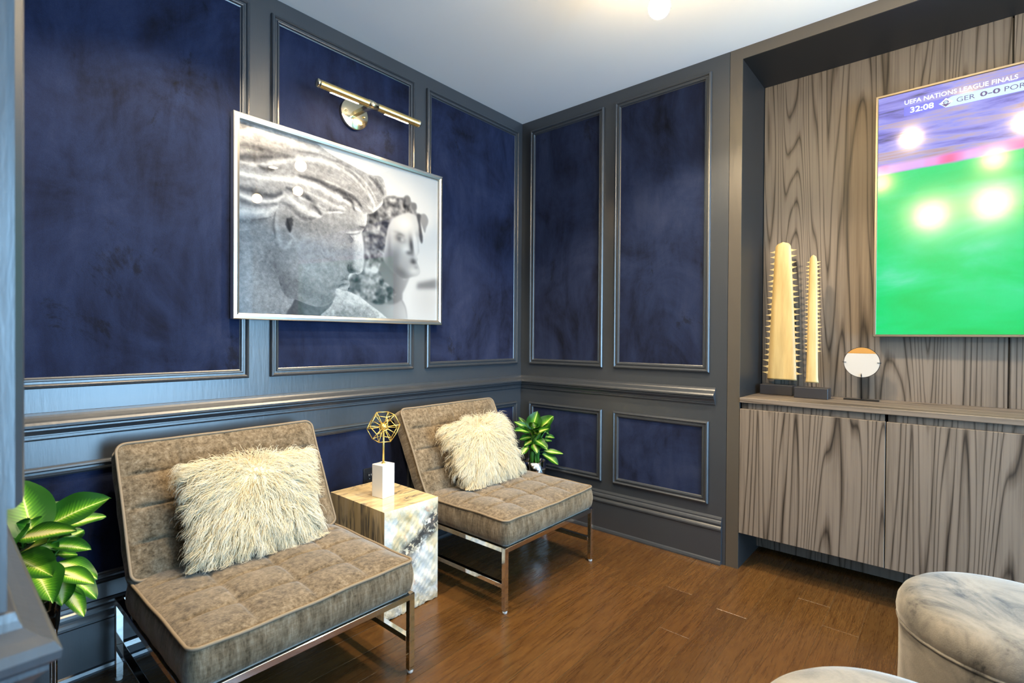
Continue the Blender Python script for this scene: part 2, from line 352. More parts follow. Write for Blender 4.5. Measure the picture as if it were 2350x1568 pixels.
def panels(wall, spans, mp):
    for a0, a1 in spans:
        for z0, z1 in ((1.014, 2.626), (.308, .752)):
            q = .034; v = [mp(a, p, z) for p in (0, .0035) for a, z in ((a0+q, z0+q), (a1-q, z0+q), (a1-q, z1-q), (a0+q, z1-q))]
            pn = link('velvet_panel', fixn(pyd('velvet_panel', v, [(0, 1, 2, 3), (4, 5, 6, 7), (0, 1, 5, 4), (1, 2, 6, 5), (2, 3, 7, 6), (3, 0, 4, 7)])), 'velvet', wall)
            pn['label'] = 'dark navy velvet panel'
            link('panel_moulding', frame_mesh(MOULD, a0, a1, z0, z1, mp), 'slate', wall)
wall_back = struct(box('wall_back', (XL-.12, 0, 0), (.12, .12, H), 'slate'))
panels(wall_back, [(-2.655, -1.845), (-1.753, -.957), (-.870, -.052)], mp_back)
wall_right = struct(box('wall_right', (0, YJ, 0), (.12, -.0001, H), 'slate'))
panels(wall_right, [(-.663, -.083), (-1.320, -.741)], mp_right)
wall_left = struct(boxes('wall_left', [((XL-.13, YN, 0), (XL, -.0001, H)), ((XF, YN, 0), (XL-.13, YN+.13, H))], 'slate'))
panels(wall_left, [(-1.560, -.850), (-.765, -.055)], mp_left)
panels(wall_left, [(-3.50, -2.785)], mp_near)
def trim(name, prof, A, B, mp, k0, k1): return struct(link(name, prism(prof, A, B, mp, k0, k1), 'slate'))
for prof, nm in ((RAIL, ['trim_1', 'trim_2', 'trim_3', 'trim_4']), (BASE, ['baseboard_back', 'baseboard_right', 'baseboard_left', 'baseboard_near'])):
    end = -1.352 if prof is RAIL else -1.392
    trim(nm[0], prof, XL, 0, mp_back, 1, -1)
    trim(nm[1], prof, end, 0, mp_right, 0, -1)
    trim(nm[2], prof, YN, 0, mp_left, -1, -1)
    trim(nm[3], prof, -4.2, XL, mp_near, 0, 1)
# media niche: bronze surround, dark lining, three veneer panels with shadow gaps
niche = struct(boxes('wall_niche', [((0, YI, 0), (.006, YJ-.002, H)), ((0, YE, ZS), (.006, YI, H)), ((0, YE-.064, 0), (.006, YE, H))], 'bronze'))
boxes('niche_lining', [((.006, YI, 0), (XB+.06, YJ-.002, H)), ((.006, YE, ZS), (XB+.06, YI, H)), ((.006, YE-.064, 0), (XB+.06, YE, H)), ((XB+.021, YE, 0), (XB+.06, YI, ZS))], 'niche', niche)['label'] = 'near-black lining of the niche sides and top'
pw = (YI-YE)/3
for k in range(3):
    p_ = box('veneer_panel', (XB, YI-(k+1)*pw+.0035, .893), (XB+.02, YI-k*pw-.0035, ZS), 'veneer', niche)
    p_['label'] = 'tall wood veneer back panel'
box('plinth', (.33, YE, .022), (.35, YI, .30), 'veneer', niche)['label'] = 'recessed wood plinth under the cabinets'
struct(box('wall_right_far', (0, YR, 0), (.12, YE-.064, H), 'offwhite'))
struct(boxes('wall_rear', [((XF, YR-.1, 0), (-2.3, YR, H)), ((-.1, YR-.1, 0), (.12, YR, H)), ((-2.3, YR-.1, 2.4), (-.1, YR, H)), ((-2.3, YR-.1, 0), (-.1, YR, .08))], 'offwhite'))
struct(box('wall_far_left', (XF-.1, YR, 0), (XF, YN+.13, H), 'offwhite'))
win = struct(boxes('window_1', [((-2.3+i*1.1-.03, YR-.08, .08), (-2.3+i*1.1+.03, YR-.02, 2.4)) for i in range(3)]+[((-2.3, YR-.08, .08), (-.1, YR-.02, .14)), ((-2.3, YR-.08, 2.34), (-.1, YR-.02, 2.4))], 'frame_white'))
for i in range(2): box('pane', (-2.3+i*1.1+.03, YR-.055, .14), (-2.3+(i+1)*1.1-.03, YR-.05, 2.34), 'pane', win)

# ------------------------------------------------------------------ cabinets and worktop
box('worktop', (-.004, YE+.001, .868), (XB-.001, YI-.001, .893), 'veneer_lying', None, .0015, 1)
tag(bpy.data.objects['worktop'], 'long wood veneer worktop carrying the saw sculptures and disc', 'worktop')
dw = (YI-YE)/5
names = ['wood veneer wall cabinet at the niche end nearest the navy panelling', 'wood veneer wall cabinet second from the navy panelling, behind the taller ottoman', 'wood veneer wall cabinet in the middle of the five', 'wood veneer wall cabinet fourth from the navy panelling', 'wood veneer wall cabinet furthest from the navy panelling']
for k in range(5):
    y1 = YI-k*dw; y0 = y1-dw
    c = thing('wall_cabinet', names[k], 'cabinet', (0, (y0+y1)/2, .19), 0, 'wall-hung cabinets in the niche')
    h = dw/2; mid = (y0+y1)/2
    box('carcass', (.021, -h+.006, 0), (.328, h-.006, .6775), 'veneer', c)
    box('carcass_back', (.3285, -h+.0005, .112), (XB-.001, h-.0005, .6775), 'veneer', c)
    box('door', (0, -h+.0018, 0), (.0205, h-.0018, .645), 'veneer', c, .0012, 1)
# ------------------------------------------------------------------ slipper chairs
def cushion(name, hx, hy, t, nx, ny, puff, tuft, rc, mat, parent, bulge=.008, N=92, seed=1, flat=0):
    """tufted block cushion, z from 0 to t at its piped edge; returns body and its edge loop"""
    rg = np.random.default_rng(seed)
    ph = rg.uniform(0, 6.28, 8)
    def mapc(x, y):
        cx = max(abs(x)-(hx-rc), 0); cy = max(abs(y)-(hy-rc), 0)
        if cx > 0 and cy > 0:
            L = math.hypot(cx, cy); k = max(cx, cy)/L; cx *= k; cy *= k
            return math.copysign(hx-rc+cx, x), math.copysign(hy-rc+cy, y)
        return x, y
    def wob(x, y): return .0022*math.sin(9*x+ph[0]+3*y)+.0022*math.sin(11*y+ph[1]-4*x)+.0012*math.sin(31*x+ph[2])+.0012*math.sin(27*y+ph[3])
    V = []; F = []
    def top(i, j):
        u, v = i/N, j/N; x, y = (2*u-1)*hx, (2*v-1)*hy
        e = min(u, 1-u)*2*hx, min(v, 1-v)*2*hy
        ed = min(e)
        crown = puff*(1-math.exp(-ed/.035))*(.75+.25*math.sin(math.pi*u)*math.sin(math.pi*v))
        su, sv = abs(math.sin(math.pi*u*nx)), abs(math.sin(math.pi*v*ny))
        fade = min(1, ed/.05)
        du = abs(u*nx-round(u*nx))/nx*2*hx if 0 < round(u*nx) < nx else 1; dv = abs(v*ny-round(v*ny))/ny*2*hy if 0 < round(v*ny) < ny else 1
        seam = math.exp(-(du/.006)**2)*.6+math.exp(-(dv/.006)**2)*.6+1.0*math.exp(-(du*du+dv*dv)/.026**2)
        pil = tuft*(.35+.65*(su*sv)**.45) - tuft*.55*min(seam, 1.5)
        xx, yy = mapc(x, y)
        return (xx, yy, t+crown+fade*(pil-tuft*.35)+wob(x, y)*(1 if ed > .001 else .9))
    for j in range(N+1):
        for i in range(N+1): V.append(top(i, j))
    idx = lambda i, j: j*(N+1)+i
    for j in range(N):
        for i in range(N): F.append((idx(i, j), idx(i+1, j), idx(i+1, j+1), idx(i, j+1)))
    loop = [idx(i, 0) for i in range(N)]+[idx(N, j) for j in range(N)]+[idx(N-i, N) for i in range(N)]+[idx(0, N-j) for j in range(N)]
    prev = loop; M = 7; edge = [Vector(V[k]) for k in loop]
    for s in range(1, M+1):
        f = s/M; cur = []
        for k in loop:
            x, y, z = V[k]; b = bulge*math.sin(math.pi*f)+.0018*math.sin(60*x+50*y+5*f)*math.sin(math.pi*f)
            nx_, ny_ = (math.copysign(1, x) if abs(abs(x)-hx) < rc*.9 else 0), (math.copysign(1, y) if abs(abs(y)-hy) < rc*.9 else 0)
            l = math.hypot(nx_, ny_) or 1; ins = .010*max(0, f-.85)/.15
            cur.append(len(V)); V.append((x+(b-ins)*nx_/l, y+(b-ins)*ny_/l, z*(1-f)))
        n = len(loop)
        for a in range(n): F.append((prev[a], cur[a], cur[(a+1) % n], prev[(a+1) % n]))
        prev = cur
    F.append(tuple(prev)[::-1])
    body = link(name, fixn(pyd(name, V, F)), mat, parent, True)
    pv, pf = tube([(e.x*1.003, e.y*1.003, e.z+.001) for e in edge], .0052, 6, False, True)
    link('piping', fixn(pyd('piping', pv, pf)), 'piping', body, True)
    bt = [(V[k][0]*1.001, V[k][1]*1.001, .010) for k in prev]
    pv, pf = tube(bt, .0038, 6, False, True); link('piping', fixn(pyd('piping', pv, pf)), 'piping', body, True)
    return body
def make_chair(label, loc, seed):
    c = thing('slipper_chair', label, 'chair', loc, 0, 'tufted slipper chairs against the panelled wall')
    hx, yf, yb, b = .345, -.363, .363, .011
    for x in (-hx, hx):
        for y in (yf, yb):
            box('leg', (x-b, y-b, .012), (x+b, y+b, .285), 'chrome', c, .0015, 1)
            lathe('foot_glide', [(0, 0), (.010, 0), (.011, .003), (.011, .009), (.006, .011), (.006, .014), (0, .014)], 'rubber', c, 16, None, (x, y, 0))
        box('side_rail', (x-b, yf+b, .264), (x+b, yb-b, .285), 'chrome', c, .0012, 1)
        box('side_stretcher', (x-b, yf+b, .108), (x+b, yb-b, .128), 'chrome', c, .0012, 1)
        # raked post that carries the back
        v = []
        for y, z in ((.150, .286), (.168, .286), (.424, .768), (.406, .768)):
            for dx in (-b*.8, b*.8): v.append((x+dx, y, z))
        link('back_post', fixn(pyd('back_post', v, [(0, 2, 4, 6), (1, 3, 5, 7), (0, 1, 3, 2), (2, 3, 5, 4), (4, 5, 7, 6), (6, 7, 1, 0)])), 'chrome', c)
    box('front_rail', (-hx+b, yf-b, .264), (hx-b, yf+b, .285), 'chrome', c, .0012, 1)
    box('rear_rail', (-hx+b, yb-b, .264), (hx-b, yb+b, .285), 'chrome', c, .0012, 1)
    box('rear_stretcher', (-hx+b, yb-b, .108), (hx-b, yb+b, .128), 'chrome', c, .0012, 1)
    box('seat_deck', (-hx+.012, yf+.012, .268), (hx-.012, .25, .284), 'black', c)
    s = cushion('seat_cushion', .352, .300, .112, 4, 4, .020, .010, .03, 'chenille', c, .010, 92, seed); s.location = (0, -.073, .286)
    k = cushion('back_cushion', .354, .232, .082, 4, 4, .010, .015, .03, 'chenille', c, .006, 92, seed+4)
    # cushion local z is its front face: lean it back 28.5 degrees
    a = R(28.5); ez = Vector((0, -math.cos(a), math.sin(a))); ey = Vector((0, math.sin(a), math.cos(a))); ex = Vector((1, 0, 0))
    mid = Vector((0, .264, .608)) - ez*.082
    k.matrix_local = Matrix(((ex.x, ey.x, ez.x, mid.x), (ex.y, ey.y, ez.y, mid.y), (ex.z, ey.z, ez.z, mid.z), (0, 0, 0, 1)))
    return c
make_chair('taupe tufted slipper chair nearest the camera, left of the stone side table', (-1.975, -.487, 0), 3)
make_chair('taupe tufted slipper chair in the corner, right of the stone side table', (-.7725, -.484, 0), 9)

# ------------------------------------------------------------------ lambswool pillows
def make_pillow(label, loc, lean, roll, yaw, hx, hy, ht, seed, nst=10500, whorl=(.0, .05)):
    rg = np.random.default_rng(seed)
    p = thing('fur_pillow', label, 'pillow', loc, 0, 'long-haired cream pillows')
    a = lean
    ez = Vector((0, -math.cos(a), math.sin(a))); ey = Vector((0, math.sin(a), math.cos(a))); ex = Vector((1, 0, 0))
    M = Matrix.Rotation(yaw, 3, 'Z') @ Matrix(((ex.x, ey.x, ez.x), (ex.y, ey.y, ez.y), (ex.z, ey.z, ez.z))) @ Matrix.Rotation(roll, 3, 'Z')
    p.rotation_euler = M.to_euler()
    def shape(u, v):   # u,v in -1..1 : square outline with slightly drawn-in sides
        x = hx*u*(1-.07*(1-v*v)*abs(u)); y = hy*v*(1-.07*(1-u*u)*abs(v)); h = ht*((1-u**4)*(1-v**4))**.5
        return x, y, h
    N = 28; V = []; F = []
    for s in (1, -1):
        for j in range(N+1):
            for i in range(N+1):
                x, y, h = shape(2*i/N-1, 2*j/N-1); V.append((x, y, s*h))
    K = (N+1)**2
    for s in range(2):
        for j in range(N):
            for i in range(N):
                q = [s*K+j*(N+1)+i, s*K+j*(N+1)+i+1, s*K+(j+1)*(N+1)+i+1, s*K+(j+1)*(N+1)+i]; F.append(tuple(q if s == 0 else q[::-1]))
    link('pillow_body', fixn(pyd('pillow_body', V, F)), 'hide', p, True)
    # strands : locks of long wool that fall outward from the whorl and down
    nl = 520
    lu = rg.uniform(-1, 1, nl); lv = rg.uniform(-1, 1, nl); lph = rg.uniform(0, 6.28, nl); lamp = rg.uniform(.35, 1.15, nl); llen = rg.uniform(.8, 1.15, nl); ltone = rg.uniform(.25, .85, nl); lturn = rg.normal(0, .28, nl); llift = rg.uniform(.1, .75, nl)
    u = rg.uniform(-1, 1, nst); v = rg.uniform(-1, 1, nst)
    ne = nst//4; sd = rg.integers(0, 4, ne); e = 1-np.abs(rg.normal(0, .05, ne)); tt = rg.uniform(-1, 1, ne)
    u[:ne] = np.where(sd == 0, e, np.where(sd == 1, -e, tt)); v[:ne] = np.where(sd == 2, e, np.where(sd == 3, -e, tt))
    d2 = (u[:, None]-lu)**2+(v[:, None]-lv)**2; li = d2.argmin(1)
    x = hx*u*(1-.07*(1-v*v)*np.abs(u)); y = hy*v*(1-.07*(1-u*u)*np.abs(v)); z = ht*np.sqrt(np.clip((1-u**4)*(1-v**4), 0, 1))
    back = rg.random(nst) < np.where(np.maximum(np.abs(u), np.abs(v)) > .9, .2, 0); z = np.where(back, -z, z)
    gl = np.array(M.transposed() @ Vector((0, 0, -1)))
    rx, ry = x/hx-whorl[0], y/hy-whorl[1]; rl = np.sqrt(rx*rx+ry*ry)+1e-3
    rs = np.clip(rl*1.6, 0, 1)
    flow = np.stack([rx/rl*.85*rs, ry/rl*.85*rs-.30, np.zeros(nst)], 1)+gl*.5
    flow[:, 2] *= .3
    ct, st = np.cos(lturn[li]), np.sin(lturn[li])
    flow[:, 0], flow[:, 1] = flow[:, 0]*ct-flow[:, 1]*st, flow[:, 0]*st+flow[:, 1]*ct
    flow += rg.normal(0, .14, (nst, 3)); flow /= np.linalg.norm(flow, axis=1, keepdims=True)
    nrm = np.stack([.9*np.abs(u)**5*np.sign(u), .9*np.abs(v)**5*np.sign(v), np.where(back, -.5, 1.0)], 1); nrm /= np.linalg.norm(nrm, axis=1, keepdims=True)
    Ls = .074*llen[li]*rg.uniform(.8, 1.15, nst)*np.where(np.maximum(np.abs(u), np.abs(v)) > .93, .85, 1)
    S = 7; t = np.linspace(0, 1, S)
    root = np.stack([x, y, z], 1)
    lroot = np.stack([hx*lu, hy*lv, ht*np.sqrt(np.clip((1-lu**4)*(1-lv**4), 0, 1))], 1)[li]
    side = np.cross(flow, nrm); side /= np.linalg.norm(side, axis=1, keepdims=True)+1e-9
    lift = llift[li]
    P = np.zeros((nst, S, 3))
    for s in range(S):
        q = t[s]
        along = q-.10*q*q
        P[:, s] = root + flow*(Ls*along)[:, None] + nrm*(Ls*(.42*lift+.10)*np.sin(q*2.2)*(1-.55*q))[:, None] + gl*(Ls*.22*q*q)[:, None]
        cl = .46*q**1.3; P[:, s] += (lroot-root)*cl*.75*np.array([1, 1, 0])
        wv = np.sin(7.5*q+lph[li]+rg.normal(0, .12, nst)*0)*lamp[li]*.0075*q**.6
        P[:, s] += side*wv[:, None] + nrm*(np.cos(7.5*q+lph[li])*lamp[li]*.004*q)[:, None]
        P[:, s] += rg.normal(0, .0006, (nst, 3))*q
    # the wool rests on the seat and against the back cushion instead of passing through them
    Mn = np.array(M); Wp = P @ Mn.T + np.array(loc)
    Wp[..., 2] += np.maximum(0, .430-Wp[..., 2])
    nb = np.array([0, -math.cos(R(28.5)), math.sin(R(28.5))]); dist = (Wp-np.array([0, -.222, .608])) @ nb
    Wp += np.maximum(0, .034-dist)[..., None]*nb
    P = (Wp-np.array(loc)) @ Mn
    tang = np.gradient(P, axis=1); tang /= np.linalg.norm(tang, axis=2, keepdims=True)+1e-9
    ax = np.cross(tang, np.array([.31, .2, .93])); ax /= np.linalg.norm(ax, axis=2, keepdims=True)+1e-9; bx = np.cross(tang, ax)
    rad = (.00085*(1-.75*t**2))[None, :, None]*rg.uniform(.8, 1.3, (nst, 1, 1))
    ring = np.stack([P+rad*(ax*math.cos(g)+bx*math.sin(g)) for g in (0, 2.094, 4.189)], 2)   # nst,S,3,3
    verts = ring.reshape(-1, 3)
    base = (np.arange(nst)*S*3)[:, None, None]; ss = (np.arange(S-1)*3)[None, :, None]; k = np.arange(3)[None, None, :]
    i0 = base+ss+k; i1 = base+ss+(k+1) % 3
    quads = np.stack([i0, i1, i1+3, i0+3], -1).reshape(-1, 4)
    me = bpy.data.meshes.new('fur'); me.vertices.add(len(verts)); me.vertices.foreach_set('co', verts.astype(np.float32).ravel())
    me.loops.add(quads.size); me.loops.foreach_set('vertex_index', quads.astype(np.int32).ravel())
    me.polygons.add(len(quads)); me.polygons.foreach_set('loop_start', (np.arange(len(quads))*4).astype(np.int32))
    me.update(calc_edges=True); me.polygons.foreach_set('use_smooth', np.ones(len(quads), bool))
    at = me.attributes.new('tone', 'FLOAT', 'POINT')
    tone = np.clip(ltone[li][:, None]+rg.normal(0, .12, (nst, 1))+.25*(t[None, :]-.4), 0, 1); at.data.foreach_set('value', np.repeat(tone.ravel(), 3).astype(np.float32))
    o = link('fur', me, 'fur', p); o['kind'] = 'stuff'; o['label'] = 'long wavy cream lambswool'
    return p
make_pillow('shaggy cream fur pillow on the chair nearest the camera', (-1.962, -.362, .588), R(26), R(-3), 0, .205, .165, .062, 1)
make_pillow('shaggy cream fur pillow on the chair in the corner', (-.770, -.372, .588), R(27), R(4), R(-4), .195, .165, .062, 2, 10000)

# ------------------------------------------------------------------ stone side table and wire sculpture
def stone_table():
    X0, X1, Y0, Y1, Z = -1.510, -1.218, -.522, -.095, .462
    ox, oy = (X0+X1)/2, (Y0+Y1)/2; V = []; F = []; mi = []
    rg = np.random.default_rng(4)
    def nz(a, b, k): return math.sin(a*13+k)*.5+math.sin(b*17+2*k)*.5+math.sin((a+b)*31+k*3)*.35+math.sin((a-b)*57+k)*.25+math.sin(a*97+b*83+k)*.15
    def grid(nu, nv, fn, m):
        b = len(V)
        for j in range(nv+1):
            for i in range(nu+1): V.append(fn(i/nu, j/nv))
        for j in range(nv):
            for i in range(nu):
                F.append((b+j*(nu+1)+i, b+j*(nu+1)+i+1, b+(j+1)*(nu+1)+i+1, b+(j+1)*(nu+1)+i)); mi.append(m)
    hx, hy = (X1-X0)/2, (Y1-Y0)/2
    def front(u, v):
        e = min(u, 1-u, 1-v)*8; e = min(e, 1); z = v*Z; foot = .006*abs(nz(u*1.5, 0, 2)) if v == 0 else 0
        return (-hx+2*hx*u, -hy-.006*e*(nz(u, v*1.5, 1)+.3)*min(1, v*20+.4), z+foot)
    def edge_y(x): return -hy
    grid(40, 60, front, 1)
    def rightf(u, v): e = min(u, 1-u, 1-v)*8; e = min(e, 1); return (hx+.003*e*nz(u, v, 3), -hy+2*hy*u, v*Z)
    grid(20, 30, rightf, 1)
    grid(2, 2, lambda u, v: (-hx, hy-2*hy*u, v*Z), 0)
    grid(2, 2, lambda u, v: (hx-2*hx*u, hy, v*Z), 0)
    grid(2, 2, lambda u, v: (-hx+2*hx*u, -hy+2*hy*v, Z), 0)
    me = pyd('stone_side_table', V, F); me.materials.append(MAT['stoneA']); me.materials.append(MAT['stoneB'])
    me.polygons.foreach_set('material_index', mi)
    bm = bmesh.new(); bm.from_mesh(me); bmesh.ops.recalc_face_normals(bm, faces=bm.faces); bm.to_mesh(me); bm.free()
    for p in me.polygons: p.use_smooth = p.material_index == 1
    o = link('stone_side_table', me); o.location = (ox, oy, 0)
    tag(o, 'block of veined yellow onyx with a rough broken front, between the two chairs', 'side table')
stone_table()
sc = thing('wire_sculpture', 'gold wire sphere on a stem in a white block, on the stone table', 'sculpture', (-1.378, -.325, .462), R(8))
def block():
    bm = bmesh.new(); bm_box(bm, (-.036, -.036, 0), (.036, .036, .150), .003, 2); me = bpy.data.meshes.new('block_base'); bm.to_mesh(me); bm.free(); return me
link('block_base', block(), 'blockwhite', sc)
tubeobj('stem', [(0, 0, .150), (0, 0, .325)], .0048, 'gold', sc, 10)
lathe('collar', [(0, 0), (.009, 0), (.009, .003), (0, .003)], 'gold', sc, 16, None, (0, 0, .150))
def cage():
    g = (1+5**.5)/2; Rr = .075; vs = []
    for a in (-1, 1):
        for b in (-1, 1):
            for c_ in (-1, 1): vs.append(Vector((a, b, c_)))
            vs += [Vector((0, a/g, b*g)), Vector((a/g, b*g, 0)), Vector((a*g, 0, b/g))]
    # a pentagon faces the viewer
    ax = Vector((0, 1, g)).normalized(); view = Vector((-.60, -.78, .12)).normalized()
    Q = ax.rotation_difference(view).to_matrix()
    vs = [Q @ (v.normalized()*Rr) for v in vs]; C = Vector((0, 0, .318))
    mn = min((a-b).length for i, a in enumerate(vs) for b in vs[:i])
    for i, a in enumerate(vs):
        for b in vs[:i]:
            if (a-b).length < mn*1.05: yield 'cage_rod', a+C, b+C
        yield 'spoke', C+a.normalized()*.014, a+C
for nm, a, b in cage(): tubeobj(nm, [a, b], .0019, 'gold', sc, 6)
def sphere(name, r, mat, parent, loc, seg=24, rings=14):
    return lathe(name, [(max(r*math.sin(math.pi*i/rings), 0), -r*math.cos(math.pi*i/rings)) for i in range(rings+1)], mat, parent, seg, None, loc)
sphere('core_ball', .017, 'gold', sc, (0, 0, .318))
# ------------------------------------------------------------------ outlet
ot = thing('wall_outlet', 'black power outlet on the navy panel behind the stone table', 'outlet', (-1.240, -.0037, .452))
box('cover_plate', (-.0365, -.006, -.058), (.0365, 0, .058), 'blackplastic', ot, .002, 2)
for z in (-.021, .021):
    f = box('receptacle', (-.017, -.0085, z-.014), (.017, -.006, z+.014), 'blackplastic', ot, .001, 1)
    for x in (-.006, .006): box('slot', (x-.0012, -.0092, z-.003), (x+.0012, -.0086, z+.006), 'enamel', f)
lathe('screw', [(0, 0), (.003, 0), (.003, .001), (0, .001)], 'chrome', ot, 10).matrix_local = Matrix.Translation((0, -.006, 0)) @ Matrix.Rotation(R(90), 4, 'X')
